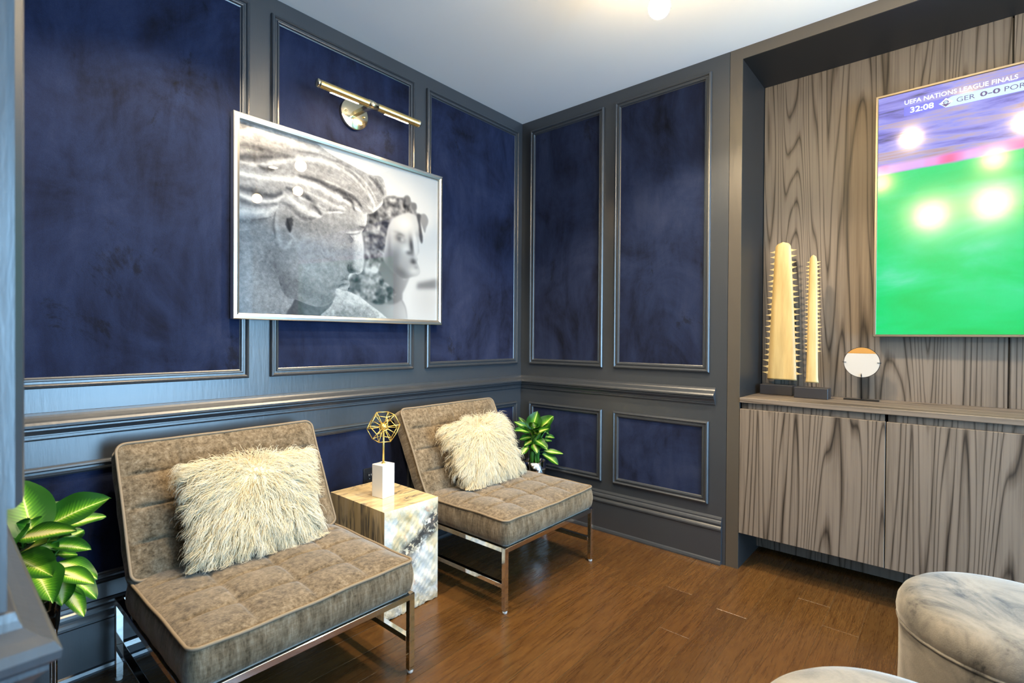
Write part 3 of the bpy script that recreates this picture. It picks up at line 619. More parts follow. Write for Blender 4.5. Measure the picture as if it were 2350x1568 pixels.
# ------------------------------------------------------------------ artwork data: outlines in the print's own flat coordinates
BUST={'b_curls':[(316,83,8),(334,78,7),(354,78,7),(302,105,9),(293,126,9),(319,102,8),(302,144,9),(286,156,8),(278,181,9),(293,183,8),(282,209,9),(297,212,7),(272,243,10),(289,260,9),(309,273,9),(281,285,9),(263,131,9),(264,225,8)],
'b_face':[(317,137),(331,117),(354,103),(379,96),(393,101),(400,112),(406,132),(407,152),(403,168),(406,183),(401,192),(398,197),(402,203),(398,209),(402,216),(406,224),(408,233),(401,242),(384,247),(359,254),(340,246),(322,234),(306,218),(308,191),(311,166)],
'b_face_tone':[(361,124,24,18,0,0.06),(349,162,13,7,0.2,-0.24),(354,163,5,4,0,0.2),(346,149,15,4,0.15,-0.1),(381,173,6,20,-0.15,-0.3),(392,170,5,22,-0.1,0.14),(398,143,6,8,0,-0.05),(373,191,8,5,0,-0.22),(387,211,9,5,0,-0.26),(386,205,8,3,0,-0.1),(331,202,18,34,0.4,-0.1),(365,185,10,10,0,0.07),(386,233,14,8,0,0.08),(395,223,6,4,0,-0.08),(355,240,20,10,0.5,-0.08),(319,180,6,30,0,-0.1)],
'b_flower':[(408,94),(421,90),(430,99),(431,110),(425,124),(421,137),(414,125),(408,111)],
'b_hair':[(260,113),(281,100),(301,79),(316,70),(334,65),(354,65),(367,59),(380,69),(392,72),(395,88),(393,101),(373,97),(354,105),(331,120),(317,141),(311,166),(307,191),(303,219),(291,231),(303,259),(326,276),(340,287),(326,305),(292,317),(261,309),(233,300),(213,293),(217,271),(229,255),(252,243),(254,189),(247,153)],
'b_knots':[[(362,60),(371,56),(378,63),(376,73),(366,73)],[(381,72),(394,70),(396,83),(387,88),(380,83)]],
'b_lines':[([(337,156),(349,151),(361,154)],2.2,-0.16),([(353,301),(365,321),(370,347)],1.6,-0.25)],
'b_neck':[(303,216),(326,235),(359,254),(375,249),(368,268),(357,288),(354,303),(326,315),(292,307),(281,270)],
'b_ribbon':[(395,96),(408,94),(407,111),(411,131),(415,151),(411,164),(404,147),(402,122)],
'b_shoulder':[(261,293),(292,287),(326,288),(352,300),(363,318),(370,347),(370,372),(281,374),(249,310)],
'bandline':[(399,260),(459,244),(459,269),(396,274)],
'f_ear':[([(69,147),(67,166),(69,190),(75,211),(86,218),(96,204)],6,0.14),([(72,148),(85,144),(92,155)],5,0.1),([(65,150),(62,175),(65,203)],3,-0.18),([(92,187),(99,198),(106,203)],4,0.1),([(87,162),(91,178),(94,190)],2,-0.2)],
'f_earhole':[(87,164),(96,159),(99,167),(97,179),(93,189),(89,185),(85,175)],
'f_face':[(68,141),(120,131),(196,116),(261,111),(262,122),(261,136),(259,146),(256,153),(249,163),(246,171),(247,183),(249,199),(250,219),(252,238),(250,248),(241,255),(229,254),(221,256),(218,261),(218,269),(221,274),(221,281),(217,287),(214,293),(203,292),(192,289),(188,295),(188,305),(182,316),(171,324),(160,329),(141,329),(122,324),(105,318),(90,316),(76,297),(69,264),(66,224),(62,183)],
'f_face_lines':[([(212,169),(228,166),(245,161)],1.8,0.2),([(213,173),(228,171),(243,166)],1.2,-0.28),([(219,174),(228,182),(222,190)],1.2,-0.2),([(222,173),(231,182),(233,172)],1.2,0.15),([(243,151),(254,151),(259,147)],2.0,-0.22),([(218,236),(216,244),(220,252),(229,253)],1.6,-0.22),([(200,273),(209,268),(217,270)],1.5,-0.2),([(193,289),(201,281),(213,278)],1.6,-0.16),([(156,218),(163,228),(172,231)],0.7,-0.1),([(121,263),(132,268)],0.8,-0.1),([(104,278),(112,285)],0.8,-0.09)],
'f_face_tone':[(121,208,40,60,0,0.02),(69,264,30,90,0,-0.12),(113,298,60,26,0.3,-0.13),(170,315,26,16,0,-0.1),(158,290,30,30,0,-0.03),(206,196,30,70,0,0.03),(243,200,12,50,0,0.16),(253,133,16,18,0,0.14),(249,154,22,5,-0.25,-0.24),(228,153,24,5,-0.1,-0.1),(232,172,20,6,0.1,0.06),(222,182,12,6,0.4,-0.14),(234,184,10,10,0,0.1),(216,208,12,40,0,-0.05),(223,241,7,16,0.15,-0.26),(235,228,15,15,0,0.1),(233,249,13,4,0.1,-0.26),(223,246,5,6,0,-0.15),(207,268,10,10,0,-0.1),(202,282,26,4,-0.3,-0.18),(213,275,12,4,-0.2,0.12),(203,288,18,5,-0.4,0.16),(207,293,8,3,0,-0.1),(189,270,20,20,0,-0.04),(139,171,60,14,0.1,-0.1),(177,271,40,50,0,-0.02),(112,243,40,40,0,0.02),(120,156,60,12,0,-0.06)],
'f_hair':[(-20,-13),(67,-40),(119,-14),(169,11),(195,18),(219,23),(246,29),(268,33),(297,31),(306,45),(312,68),(303,78),(302,89),(290,104),(274,117),(260,120),(235,120),(222,124),(208,131),(188,132),(168,140),(146,154),(130,162),(118,164),(103,157),(89,149),(75,143),(65,155),(58,172),(45,180),(25,193),(0,202),(-18,208)],
'f_hair_waves':[([(-12,33),(26,13),(59,13),(101,15),(147,17),(185,22)],9,0.14),([(-12,51),(27,43),(67,44),(102,42)],9,-0.17),([(-4,19),(19,3),(50,-5)],8,-0.1),([(4,76),(35,73),(67,60),(110,41),(156,33),(205,38),(246,58),(274,87),(282,107)],7,0.17),([(-11,72),(27,62),(59,52)],9,-0.2),([(35,76),(47,77),(61,75)],6,-0.3),([(110,27),(156,21),(205,29),(241,50),(263,75)],4,-0.1),([(185,27),(231,38),(266,60),(286,89)],3,0.14),([(190,32),(227,44),(259,67)],4,-0.12),([(268,37),(288,51),(304,69)],5,-0.16),([(259,37),(286,59)],2,0.12),([(281,38),(297,54)],4,-0.1),([(-11,98),(35,95),(85,88),(129,84),(176,94),(216,105),(247,119)],8,0.18),([(111,75),(147,75),(185,84),(226,92),(247,106)],8,-0.24),([(138,70),(185,74),(226,83)],3,0.12),([(-11,121),(27,125),(60,126),(78,114)],9,-0.22),([(-11,133),(28,139),(60,134),(81,120)],6,0.2),([(-11,144),(28,147),(68,139)],6,-0.16),([(-11,164),(20,165),(52,156),(68,143)],10,0.12),([(-10,183),(20,180),(48,169)],8,-0.1),([(81,114),(111,133),(138,145),(157,145)],8,0.16),([(87,104),(120,110),(143,126),(155,142)],7,-0.24),([(111,116),(148,126),(167,134),(204,129)],5,0.22),([(120,101),(157,111),(186,118),(206,122)],5,0.12),([(152,129),(166,133),(196,125)],3,-0.18),([(77,133),(102,143),(120,156),(143,152)],6,-0.12),([(205,98),(222,100),(231,117)],5,-0.26),([(216,92),(234,101),(245,116)],4,0.1),([(263,103),(277,108),(293,98),(301,84)],5,0.12),([(196,116),(208,121),(207,130)],3,0.14)],
'f_neck':[(-10,179),(85,163),(121,276),(122,320),(105,318),(97,330),(86,348),(86,379),(-9,382)],
'f_shoulder':[(187,291),(193,288),(219,294),(247,305),(270,319),(292,332),(313,346),(327,356),(313,374),(150,378),(155,350),(170,335),(182,319)],
'f_shoulder_rim':[(193,290),(219,296),(247,307),(270,321),(313,348)],
'f_wedge':[(105,316),(122,320),(141,326),(160,327),(180,317),(188,302),(191,314),(182,327),(166,339),(155,351),(152,378),(83,379),(86,348),(97,329)]}
def paint_busts(W=460,H=350):
    # print content painted in its own flat coordinates: x 0..460 (left-right), y 0..350 (top-down)
    rng=np.random.default_rng(5)
    yy,xx=np.mgrid[0:H,0:W].astype(np.float32)
    def blur(a,s):
        if s<=0: return a
        r=int(3*s)+1; k=np.exp(-.5*(np.arange(-r,r+1)/s)**2); k/=k.sum()
        p=np.pad(a,((r,r),(0,0)),'edge'); a=sum(k[i]*p[i:i+H] for i in range(2*r+1))
        p=np.pad(a,((0,0),(r,r)),'edge'); return sum(k[i]*p[:,i:i+W] for i in range(2*r+1))
    def cr(pts,n=10,closed=True):
        P=np.array(pts,float); m=len(P); out=[]
        for i in range(m if closed else m-1):
            a,b,c,d=[P[(i+j)%m] if closed else P[min(max(i+j,0),m-1)] for j in (-1,0,1,2)]
            for t in np.linspace(0,1,n,endpoint=False):
                out.append(.5*((2*b)+(c-a)*t+(2*a-5*b+4*c-d)*t*t+(3*b-a-3*c+d)*t**3))
        if not closed: out.append(P[-1])
        return np.array(out)
    def poly(pts,s=.8,smooth=True):
        P=cr(pts,6) if smooth else np.array(pts,float)
        m=np.zeros((H,W),bool)
        for (x0,y0),(x1,y1) in zip(P,np.roll(P,-1,0)):
            if y0==y1: continue
            m^=((y0>yy)!=(y1>yy))&(xx<(x1-x0)*(yy-y0)/(y1-y0)+x0)
        return blur(m.astype(np.float32),s)
    def stroke(pts,w,s=1.):
        P=cr(pts,24,False); a=np.zeros((H,W),np.float32)
        n=len(P)
        for i,(x,y) in enumerate(P):
            ww=w*(.35+.65*np.sin(np.pi*min(max(i/(n-1),.02),.98)))
            x0,x1,y0,y1=int(max(x-3*ww-2,0)),int(min(x+3*ww+3,W)),int(max(y-3*ww-2,0)),int(min(y+3*ww+3,H))
            if x0>=x1 or y0>=y1: continue
            d=((xx[y0:y1,x0:x1]-x)**2+(yy[y0:y1,x0:x1]-y)**2)/(ww*ww)
            np.maximum(a[y0:y1,x0:x1],np.exp(-d),out=a[y0:y1,x0:x1])
        return blur(a,s)
    def blob(x,y,rx,ry,rot=0):
        c,s=np.cos(rot),np.sin(rot); u=(xx-x)*c+(yy-y)*s; v=-(xx-x)*s+(yy-y)*c
        return np.exp(-(u/rx)**2-(v/ry)**2)
    def fbm(sx,sy,o=4):
        a=np.zeros((H,W),np.float32); amp=1
        for k in range(o):
            a+=amp*(blur(rng.standard_normal((H,W)).astype(np.float32),0) if sx<.6 else 0)
            if sx>=.6:
                n=rng.standard_normal((H,W)).astype(np.float32); n=blur(n,sx); n/=n.std()+1e-6; a+=amp*n
            sx*=.5;amp*=.6
        return a
    # ---- background
    I=np.full((H,W),.95,np.float32)
    I-=.33*blur(poly(BUST['bandline'],1,False),4)
    I-=.10*blob(430,300,60,60)
    # ---- rear, soft bust
    B=I.copy()
    hair=poly(BUST['b_hair'],1.5); face=poly(BUST['b_face'],1.2); neck=poly(BUST['b_neck'],1.5); sh=poly(BUST['b_shoulder'],1.5)
    B=B*(1-sh)+sh*(.62+.26*np.clip((xx-300)/90,0,1)-.12*np.clip((330-yy)/60,0,1))
    B=B*(1-neck)+neck*(.50+.30*np.clip((xx-330)/60,0,1))
    B=B*(1-hair)+hair*.50
    curls=fbm(5,5,3); B+=hair*.13*curls
    for x,y,r in BUST['b_curls']:
        B+=hair*(.16*blob(x-1,y-1,r,r)-.20*blob(x+r*.8,y+r*.8,r*.6,r*.6))
    B=B*(1-face)+face*(.82-.42*np.clip((yy-185)/90,0,1)*np.clip((410-xx)/70,0,1))
    for x,y,rx,ry,rot,v in BUST['b_face_tone']: B+=1.6*face*v*blob(x,y,rx,ry,rot)
    for pts,w,v in BUST['b_lines']: B+=v*stroke(pts,w,1)
    fl=poly(BUST['b_flower'],1.2); B=B*(1-fl)+fl*(.62+.14*blob(435,138,8,14))
    rb=poly(BUST['b_ribbon'],1.2); B=B*(1-rb)+rb*.36
    for pts in BUST['b_knots']:
        k=poly(pts,1.2); B=B*(1-k)+k*.50
    I=blur(B,1.5)
    # ---- front head
    grain=fbm(1.6,1.6,2)*.008+rng.standard_normal((H,W)).astype(np.float32)*.009
    dark=fbm(3,3,3); spots=np.clip(blur(rng.standard_normal((H,W)).astype(np.float32),1.1)*3-2.0,0,1.5)
    shoulder=poly(BUST['f_shoulder'],.8)
    nk=poly(BUST['f_neck'],.8,False); wedge=poly(BUST['f_wedge'],1.0)
    fc=poly(BUST['f_face'],.7); hr=poly(BUST['f_hair'],.9)
    tone=.50+.16*np.clip((xx)/110,0,1)-.02*dark+.13*blob(28,300,34,110)-.12*blob(70,255,30,30)
    I=I*(1-nk)+nk*(tone+grain*2.4-spots*.05)
    tone=.40+.05*dark*.4+.0015*(xx-140)
    I=I*(1-wedge)+wedge*tone
    tone=.80+.035*dark+.13*stroke(BUST['f_shoulder_rim'],5,2)-.20*np.clip((345-yy)/60,0,1)*0
    I=I*(1-shoulder)+shoulder*(tone+grain*2.2-spots*.05-.22*blob(205,345,40,18)-.1*blob(255,338,36,14))
    t=.66+.02*dark
    for x,y,rx,ry,rot,v in BUST['f_face_tone']: t=t+v*blob(x,y,rx,ry,rot)
    for pts,w,v in BUST['f_face_lines']: t=t+v*stroke(pts,w,.7)
    rim=np.clip(fc-blur(fc,5),0,1)
    t=t+.30*rim*np.clip((xx-200)/60,0,1)*np.clip((375-yy)/60,0,1)-.25*rim*np.clip((yy-395)/20,0,1)
    I=I*(1-fc)+fc*(t+grain*2.0-spots*.06)
    # ear
    for pts,w,v in BUST['f_ear']: I+=v*stroke(pts,w,.8)
    I-=.34*poly(BUST['f_earhole'],1.2)
    # hair : large waves, then fine strands that follow them
    t=.66+.03*dark
    for pts,w,v in BUST['f_hair_waves']: t=t+1.55*v*stroke(pts,w*.85,1.2)
    G=[];D=[]
    for pts,w,v in BUST['f_hair_waves']:
        P=cr(pts,8,False); d=np.gradient(P,axis=0); d/=np.linalg.norm(d,axis=1,keepdims=True)+1e-6; G.append(P);D.append(d)
    G=np.concatenate(G);D=np.concatenate(D)
    fine=np.zeros((H,W),np.float32)
    for k in range(900):
        x,y=rng.uniform(0,345),rng.uniform(0,262)
        v=rng.choice([-1,1])*rng.uniform(.25,.9); P=[]
        for st in range(rng.integers(12,40)):
            P.append((x,y)); w=np.exp(-((G[:,0]-x)**2+(G[:,1]-y)**2)/260)+1e-9
            d=(D*w[:,None]).sum(0)/w.sum(); d/=np.linalg.norm(d)+1e-6; x+=1.5*d[0];y+=1.5*d[1]
        for i,(x,y) in enumerate(P):
            a,b=int(x),int(y)
            if 0<=a<W-1 and 0<=b<H-1: fine[b,a]+=v; fine[b+1,a]+=v*.5
    t=t+.075*blur(fine,.75)
    rim=np.clip(hr-blur(hr,5),0,1)
    t=t+.25*rim*np.clip((xx-230)/40,0,1)
    I=I*(1-hr)+hr*(t+grain*1.6-spots*.04)
    I=np.clip(.5+(I-.5)*1.12+.01,.08,.97)
    # slight vignette of paper tone : cool shadows, warm whites
    c=np.stack([I*1.0+.004,I*.995,I*.985+.022*(1-I)],-1)
    return np.clip(c,0,1)
LEAVES_A = [[2,-124,610,-16,19,757,112],[33,-39,620,156,-105,697,98],[32,55,608,83,88,659,65],[-27,-92,620,56,-249,668,55],[-39,-77,570,13,-290,568,86],[45,-53,567,123,-112,555,50],[81,-2,554,127,5,577,60],[53,-92,524,126,-177,494,57],[50,-119,511,112,-222,487,52],[2,-94,529,21,-239,494,91],[68,-79,449,100,-177,387,47],[86,-69,461,139,-131,414,52],[-26,-62,574,14,-200,626,52],[-28,-29,670,-66,-138,608,78],[68,-18,609,170,-44,622,52],[-6,-24,508,-36,-142,493,65],[63,19,513,120,45,490,52],[21,6,530,-27,-92,510,52],[61,-71,473,54,-185,443,60],[4,26,602,-45,6,641,52]]
LEAVES_B = [[-28,2,587,-10,-19,709,71],[15,-33,597,47,-100,686,71],[-30,4,587,-112,69,655,34],[-4,35,576,-36,103,665,31],[-45,6,583,-142,42,611,48],[-27,-30,528,-67,-75,593,63],[-38,-32,533,-44,-117,518,48],[23,-57,459,84,-159,448,34],[9,-57,442,51,-152,390,46],[-58,6,494,-118,14,452,37],[-41,2,549,-108,34,551,37],[42,-49,575,69,-49,637,43],[46,-53,546,101,-87,543,31],[30,-51,528,72,-83,524,31],[-37,-3,526,-90,12,512,37],[-28,-13,574,-10,-111,615,43],[32,-6,594,45,9,657,40],[0,-46,504,5,-98,482,43],[-36,-20,506,-70,-72,480,43],[54,-32,594,97,-51,547,37]]
# ------------------------------------------------------------------ framed photograph
pic = thing('framed_picture', 'large framed black-and-white photograph of two classical stone busts', 'picture', (-1.354, -.019, 1.697))
PX, PZ = .571, .431; QX, QZ = .545, .407
FP = [(0, 0), (0, .030), (.003, .032), (.014, .034), (.024, .030), (.026, .022), (.026, .012)]
fr = frame_mesh(FP, -PX, PX, -PZ, PZ, lambda a, p, z: (a, -p, z)); link('frame', fr, 'silver', pic)
box('backing', (-PX+.004, -.006, -PZ+.004), (PX-.004, -.0005, PZ-.004), 'black', pic)
def print_mesh():
    c = paint_busts(); h, w = c.shape[:2]
    lin = np.where(c <= .04045, c/12.92, ((c+.055)/1.055)**2.4)
    xs = np.linspace(-QX, QX, w); zs = np.linspace(QZ, -QZ, h)
    X, Z = np.meshgrid(xs, zs); co = np.stack([X, np.full_like(X, -.0125), Z], -1).reshape(-1, 3)
    i = np.arange(h-1)[:, None]*w+np.arange(w-1)[None, :]
    q = np.stack([i, i+w, i+w+1, i+1], -1).reshape(-1, 4)
    me = bpy.data.meshes.new('photo_print'); me.vertices.add(len(co)); me.vertices.foreach_set('co', co.astype(np.float32).ravel())
    me.loops.add(q.size); me.loops.foreach_set('vertex_index', q.astype(np.int32).ravel()); me.polygons.add(len(q)); me.polygons.foreach_set('loop_start', (np.arange(len(q))*4).astype(np.int32))
    me.update(calc_edges=True)
    at = me.color_attributes.new('ink', 'FLOAT_COLOR', 'POINT'); at.data.foreach_set('color', np.concatenate([lin.reshape(-1, 3), np.ones((h*w, 1))], 1).astype(np.float32).ravel())
    return me
link('photo_print', print_mesh(), 'print', pic)['label'] = 'photographic print of two stone busts in profile'
box('glazing', (-QX, -.0165, -QZ), (QX, -.0150, QZ), 'glass', pic)
# ------------------------------------------------------------------ picture light
pl = thing('picture_light', 'brass tube picture light on a round wall plate above the busts photograph', 'picture light', (-1.345, -.0037, 2.312))
def along_y(prof, name, mat, parent, loc=(0, 0, 0), seg=40):
    o = lathe(name, prof, mat, parent, seg); o.matrix_local = Matrix.Translation(loc) @ Matrix.Rotation(R(90), 4, 'X'); return o   # profile z -> -y
def along_x(prof, name, mat, parent, loc=(0, 0, 0), seg=28):
    o = lathe(name, prof, mat, parent, seg); o.matrix_local = Matrix.Translation(loc) @ Matrix.Rotation(R(90), 4, 'Y'); return o
along_y([(0, 0), (.076, 0), (.076, .019), (.074, .021), (0, .021)], 'wall_plate', 'pale_brass', pl)
for sx in (-.052, .052): along_y([(0, 0), (.006, 0), (.006, .004), (.004, .006), (0, .006)], 'plate_screw', 'brass', pl, (sx, -.021, 0), 14)
box('arm', (-.011, -.160, -.011), (.011, -.021, .011), 'pale_brass', pl, .002, 2)
rt = .0185; TY = -.172
for s, nm in ((-1, 'tube'), (1, 'tube')):
    prof = [(0, .026), (rt, .026)]
    zz = .026
    while zz < .268:
        prof += [(rt, zz+.0022), (rt-.0009, zz+.0030), (rt, zz+.0038)]; zz += .004
    prof += [(rt, .272), (0, .272)]
    along_x([(r, s*z) for r, z in prof], 'tube', 'brass', pl, (0, TY, 0))
    along_x([(r, s*z) for r, z in [(0, .272), (rt+.0008, .272), (rt+.0008, .282), (rt-.001, .285), (0, .285)]], 'end_cap', 'pale_brass', pl, (0, TY, 0))
    lo, hi = sorted((s*.075, s*.215)); st_ = box('led_strip', (lo, -.0055, -rt-.0008), (hi, .0055, -rt+.004), 'led', pl); st_.location = (0, TY, 0); st_.rotation_euler = (R(22), 0, 0)
along_x([(0, -.026), (rt+.0012, -.026), (rt+.0012, .026), (0, .026)], 'centre_sleeve', 'pale_brass', pl, (0, TY, 0))
# ------------------------------------------------------------------ television
tv = thing('television', 'large wall-mounted television showing a football match', 'television', (.33, -3.010, 1.8055))
TW, TH = 1.004, .5945
bez = frame_mesh([(0, .034), (0, -.002), (.002, -.006), (.010, -.006), (.0125, -.003), (.0125, .004)], -TW, TW, -TH, TH, lambda a, p, z: (p, a, z)); link('bezel', bez, 'bezel', tv)
box('housing', (.004, -TW+.003, -TH+.003), (.040, TW-.003, TH-.003), 'blackplastic', tv)
box('wall_bracket', (.040, -.35, -.2), (.0745, .35, .2), 'blackmetal', tv)
def plane_x(name, y0, y1, z0, z1, x, mat, parent): return link(name, pyd(name, [(x, y0, z0), (x, y1, z0), (x, y1, z1), (x, y0, z1)], [(0, 1, 2, 3)]), mat, parent)
scr = plane_x('screen', TW-.0125, -TW+.0125, -TH+.0125, TH-.0125, -.0005, 'screen', tv); scr['label'] = 'lit screen with green pitch and blurred crowd'
# the material reads real-world position, so give the screen mesh world coordinates through its own origin
for v in scr.data.vertices: v.co += Vector(tv.location)
scr.location = tuple(-c for c in tv.location)
TXT = Matrix(((0, 0, -1), (-1, 0, 0), (0, 1, 0))).to_4x4()
def text(body, y, z, width, height, mat, x=-.0022, bold=0.0):
    cu = bpy.data.curves.new('txt', 'FONT'); cu.body = body; cu.size = 1; cu.extrude = 0; cu.offset = bold; cu.resolution_u = 3
    o = bpy.data.objects.new('txt', cu); COL.objects.link(o); bpy.context.view_layer.update()
    me = bpy.data.meshes.new_from_object(o.evaluated_get(bpy.context.evaluated_depsgraph_get())); bpy.data.objects.remove(o)
    xs = [v.co.x for v in me.vertices]; ys = [v.co.y for v in me.vertices]
    sx = width/(max(xs)-min(xs)); sy = height/(max(ys)-min(ys))
    for v in me.vertices: v.co = Vector(((v.co.x-min(xs))*sx, (v.co.y-min(ys))*sy, 0))
    me.materials.clear(); q = link('lettering', me, mat, scr)
    q.matrix_local = Matrix.Translation(Vector((.33+x, y, z))) @ TXT
    return q
def poly_x(name, pts, x, mat): return link(name, pyd(name, [(.33+x, a, b) for a, b in pts], [tuple(range(len(pts)))]), mat, scr)
poly_x('clock_box', [(-2.118, 2.275), (-2.262, 2.275), (-2.262, 2.317), (-2.118, 2.317)], -.0012, 'scoreblue')
poly_x('score_bar', [(-2.272, 2.274), (-2.62, 2.274), (-2.62, 2.319), (-2.292, 2.319), (-2.246, 2.2965)], -.0014, 'scorebar')
text('UEFA NATIONS LEAGUE FINALS', -2.120, 2.3285, .389, .021, 'scoretext', bold=.012)
text('32:08', -2.142, 2.2845, .087, .027, 'scoretext', bold=.02)
text('GER', -2.309, 2.2865, .063, .0215, 'scoreink')
text('0-0', -2.388, 2.2865, .066, .0225, 'scoreink', bold=.025)
text('POR', -2.467, 2.2865, .066, .0215, 'scoreink')
poly_x('emblem', [(-2.250, 2.2965), (-2.272, 2.276), (-2.297, 2.2965), (-2.272, 2.317)], -.0018, 'scoretext')
poly_x('emblem', [(-2.254, 2.2935), (-2.272, 2.277), (-2.293, 2.2935), (-2.280, 2.2905), (-2.266, 2.2905)], -.0021, 'scoreink')
poly_x('emblem', [(-2.272+.010*math.cos(a), 2.2975+.010*math.sin(a)) for a in [i*math.pi/9 for i in range(18)]], -.0022, 'scoreink')
poly_x('emblem', [(-2.272+.007*math.cos(a), 2.2975+.007*math.sin(a)) for a in [i*math.pi/9 for i in range(18)]], -.0024, 'scorebar')
poly_x('emblem', [(-2.260, 2.2958), (-2.284, 2.2988), (-2.284, 2.3012), (-2.260, 2.2982)], -.0026, 'scoreink')
# ------------------------------------------------------------------ saw sculptures
def saw(label, base_lo, base_hi, yc, xc, z0, z1, widths, nteeth, tlen, tstart, pins, tw):
    cx, cy = (base_lo[0]+base_hi[0])/2, (base_lo[1]+base_hi[1])/2; zb = .893
    s = thing('saw_sculpture', label, 'sculpture', (cx, cy, zb), 0, 'carved sawfish sculptures on the worktop')
    box('plinth_block', (base_lo[0]-cx, base_lo[1]-cy, 0), (base_hi[0]-cx, base_hi[1]-cy, .054), 'black', s, .002, 1)
    yc -= cy; xc -= cx; z0 -= zb; z1 -= zb
    for d in pins: tubeobj('pin', [(xc, yc+d, .05), (xc, yc+d, z0+.02)], .0016, 'blackmetal', s, 8)
    N = 90; V = []; F = []; th = .007
    def hw(f):
        for (f0, w0), (f1, w1) in zip(widths, widths[1:]):
            if f <= f1: k = (f-f0)/(f1-f0); return w0+(w1-w0)*k
        return widths[-1][1]
    for i in range(N+1):
        f = i/N; z = z0+(z1-z0)*f; w = hw(f)*(math.sqrt(max(1-((f-.962)/.038)**2, 0)) if f > .962 else 1)
        w = max(w, .001)
        for k, d in ((-1, .45), (-.55, 1), (0, 1.15), (.55, 1), (1, .45)): V.append((xc-th*d, yc+w*k, z))
        for k, d in ((1, .45), (.55, 1), (0, 1.15), (-.55, 1), (-1, .45)): V.append((xc+th*d, yc+w*k, z))
    for i in range(N):
        for k in range(10): l = (k+1) % 10; F.append((i*10+k, i*10+l, i*10+10+l, i*10+10+k))
    F.append(tuple(range(10))[::-1]); F.append(tuple(N*10+k for k in range(10)))
    link('blade', fixn(pyd('blade', V, F)), 'bone', s, True)
    tm = fixn(pyd('tooth', [(-.0035, 0, -tw), (.0035, 0, -tw), (.0035, 0, tw), (-.0035, 0, tw), (-.002, .45, -tw*.45), (.002, .45, -tw*.45), (.002, .45, tw*.35), (-.002, .45, tw*.35), (0, 1, tw*.1)],
                   [(0, 1, 2, 3), (0, 1, 5, 4), (1, 2, 6, 5), (2, 3, 7, 6), (3, 0, 4, 7), (4, 5, 8), (5, 6, 8), (6, 7, 8), (7, 4, 8)])); tm.materials.append(MAT['bone'])
    rg = random.Random(len(label))
    for k in range(nteeth):
        f = tstart+(.965-tstart)*(k+.3)/nteeth
        for sd in (-1, 1):
            t = bpy.data.objects.new('tooth', tm); COL.objects.link(t); t.parent = s
            t.location = (xc, yc+sd*(hw(f)-.003), z0+(z1-z0)*f+rg.uniform(-.003, .003)); t.scale = (1, sd*(tlen+.003)*rg.uniform(.82, 1.1), 1); t.rotation_euler = (rg.uniform(-.1, .1), 0, 0)
saw('taller, wider carved sawfish bill standing on a black block', (.270, -1.662), (.362, -1.500), -1.600, .316, .974, 1.728, [(0, .073), (.05, .071), (.5, .056), (.9, .041), (1, .036)], 22, .028, .04, (-.035, .035), .0085)
saw('shorter, narrow carved sawfish bill standing on a black block', (.205, -1.835), (.297, -1.683), -1.757, .252, .972, 1.634, [(0, .030), (.04, .027), (.25, .0245), (.6, .022), (.9, .018), (1, .015)], 24, .017, .24, (0,), .0075)
# ------------------------------------------------------------------ disc ornament
dz = thing('disc_ornament', 'white and copper round disc held on a thin black stand', 'ornament', (.30, -1.964, .893))
box('foot_bar', (-.012, -.074, 0), (.012, .074, .006), 'blackmetal', dz, .001, 1)
tubeobj('stand_rod', [(0, 0, .006), (0, 0, .116), (-.010, 0, .128)], .0025, 'blackmetal', dz, 8)
def disc_part(name, z0, z1, mat, dx=0, rr=.074):
    pts = []
    n = 60
    for i in range(n):
        a = 2*math.pi*i/n; pts.append((rr*math.cos(a), min(max(rr*math.sin(a), z0), z1)))
    V = [(x, yy, zz+.190) for x in (-.004-dx, .004) for yy, zz in pts]; F = [tuple(range(n))[::-1], tuple(range(n, 2*n))]+[(i, (i+1) % n, n+(i+1) % n, n+i) for i in range(n)]
    return link(name, fixn(pyd(name, V, F)), mat, dz)
disc_part('disc_lower', -.074, .044, 'enamel')
disc_part('disc_upper', .0445, .074, 'copper')
link('rim', fixn(pyd('rim', *tube([(0, .0745*math.cos(2*math.pi*i/60), .190+.0745*math.sin(2*math.pi*i/60)) for i in range(60)], .0018, 6, False, True))), 'blackmetal', dz, True)
tubeobj('clip', [(-.006, .0, .134), (-.007, 0, .122), (0, 0, .112)], .0016, 'blackmetal', dz, 6)
for s in (-1, 1): tubeobj('clip', [(-.007, s*.064, .190), (-.007, s*.080, .190), (.006, s*.080, .190)], .0014, 'blackmetal', dz, 6)
tubeobj('support_arm', [(.008, -.078, .190), (.010, -.04, .13), (0, 0, .116), (.010, .04, .13), (.008, .078, .190)], .0014, 'blackmetal', dz, 6)

# ------------------------------------------------------------------ ottomans
def ottoman(label, loc, seed):
    o = thing('ottoman', label, 'ottoman', loc, R(seed*40), 'round grey velvet ottomans')
    rg = random.Random(seed); ph = [rg.uniform(0, 6.28) for _ in range(6)]
    def fold(a, z): return .006*math.sin(7*a+ph[0])*math.sin(3*a+ph[1])+.004*math.sin(23*a+ph[2]+z*6)*max(0, 1-abs(z-.32)/.2)
    lathe('skirt', [(.262, .004), (.268, .004), (.271, .03), (.268, .12), (.266, .22), (.266, .30), (.268, .345), (.262, .362), (.20, .362)], 'greyvelvet', o, 120, fold)
    def puck(a, z): return .004*math.sin(5*a+ph[3])+.0035*math.sin(31*a+ph[4])*max(0, 1-abs(z-.37)/.03)
    lathe('seat_pad', [(.20, .352), (.264, .356), (.273, .366), (.275, .385), (.272, .408), (.262, .428), (.244, .442), (.215, .450), (.16, .455), (.09, .457), (0, .458)], 'greyvelvet', o, 120, puck)
    lathe('seam', [(.268, .352), (.2735, .355), (.2745, .360), (.268, .364)], 'greyvelvet', o, 120, puck)
ottoman('round grey velvet ottoman standing in front of the wood cabinets', (-.775, -2.452, 0), 1)
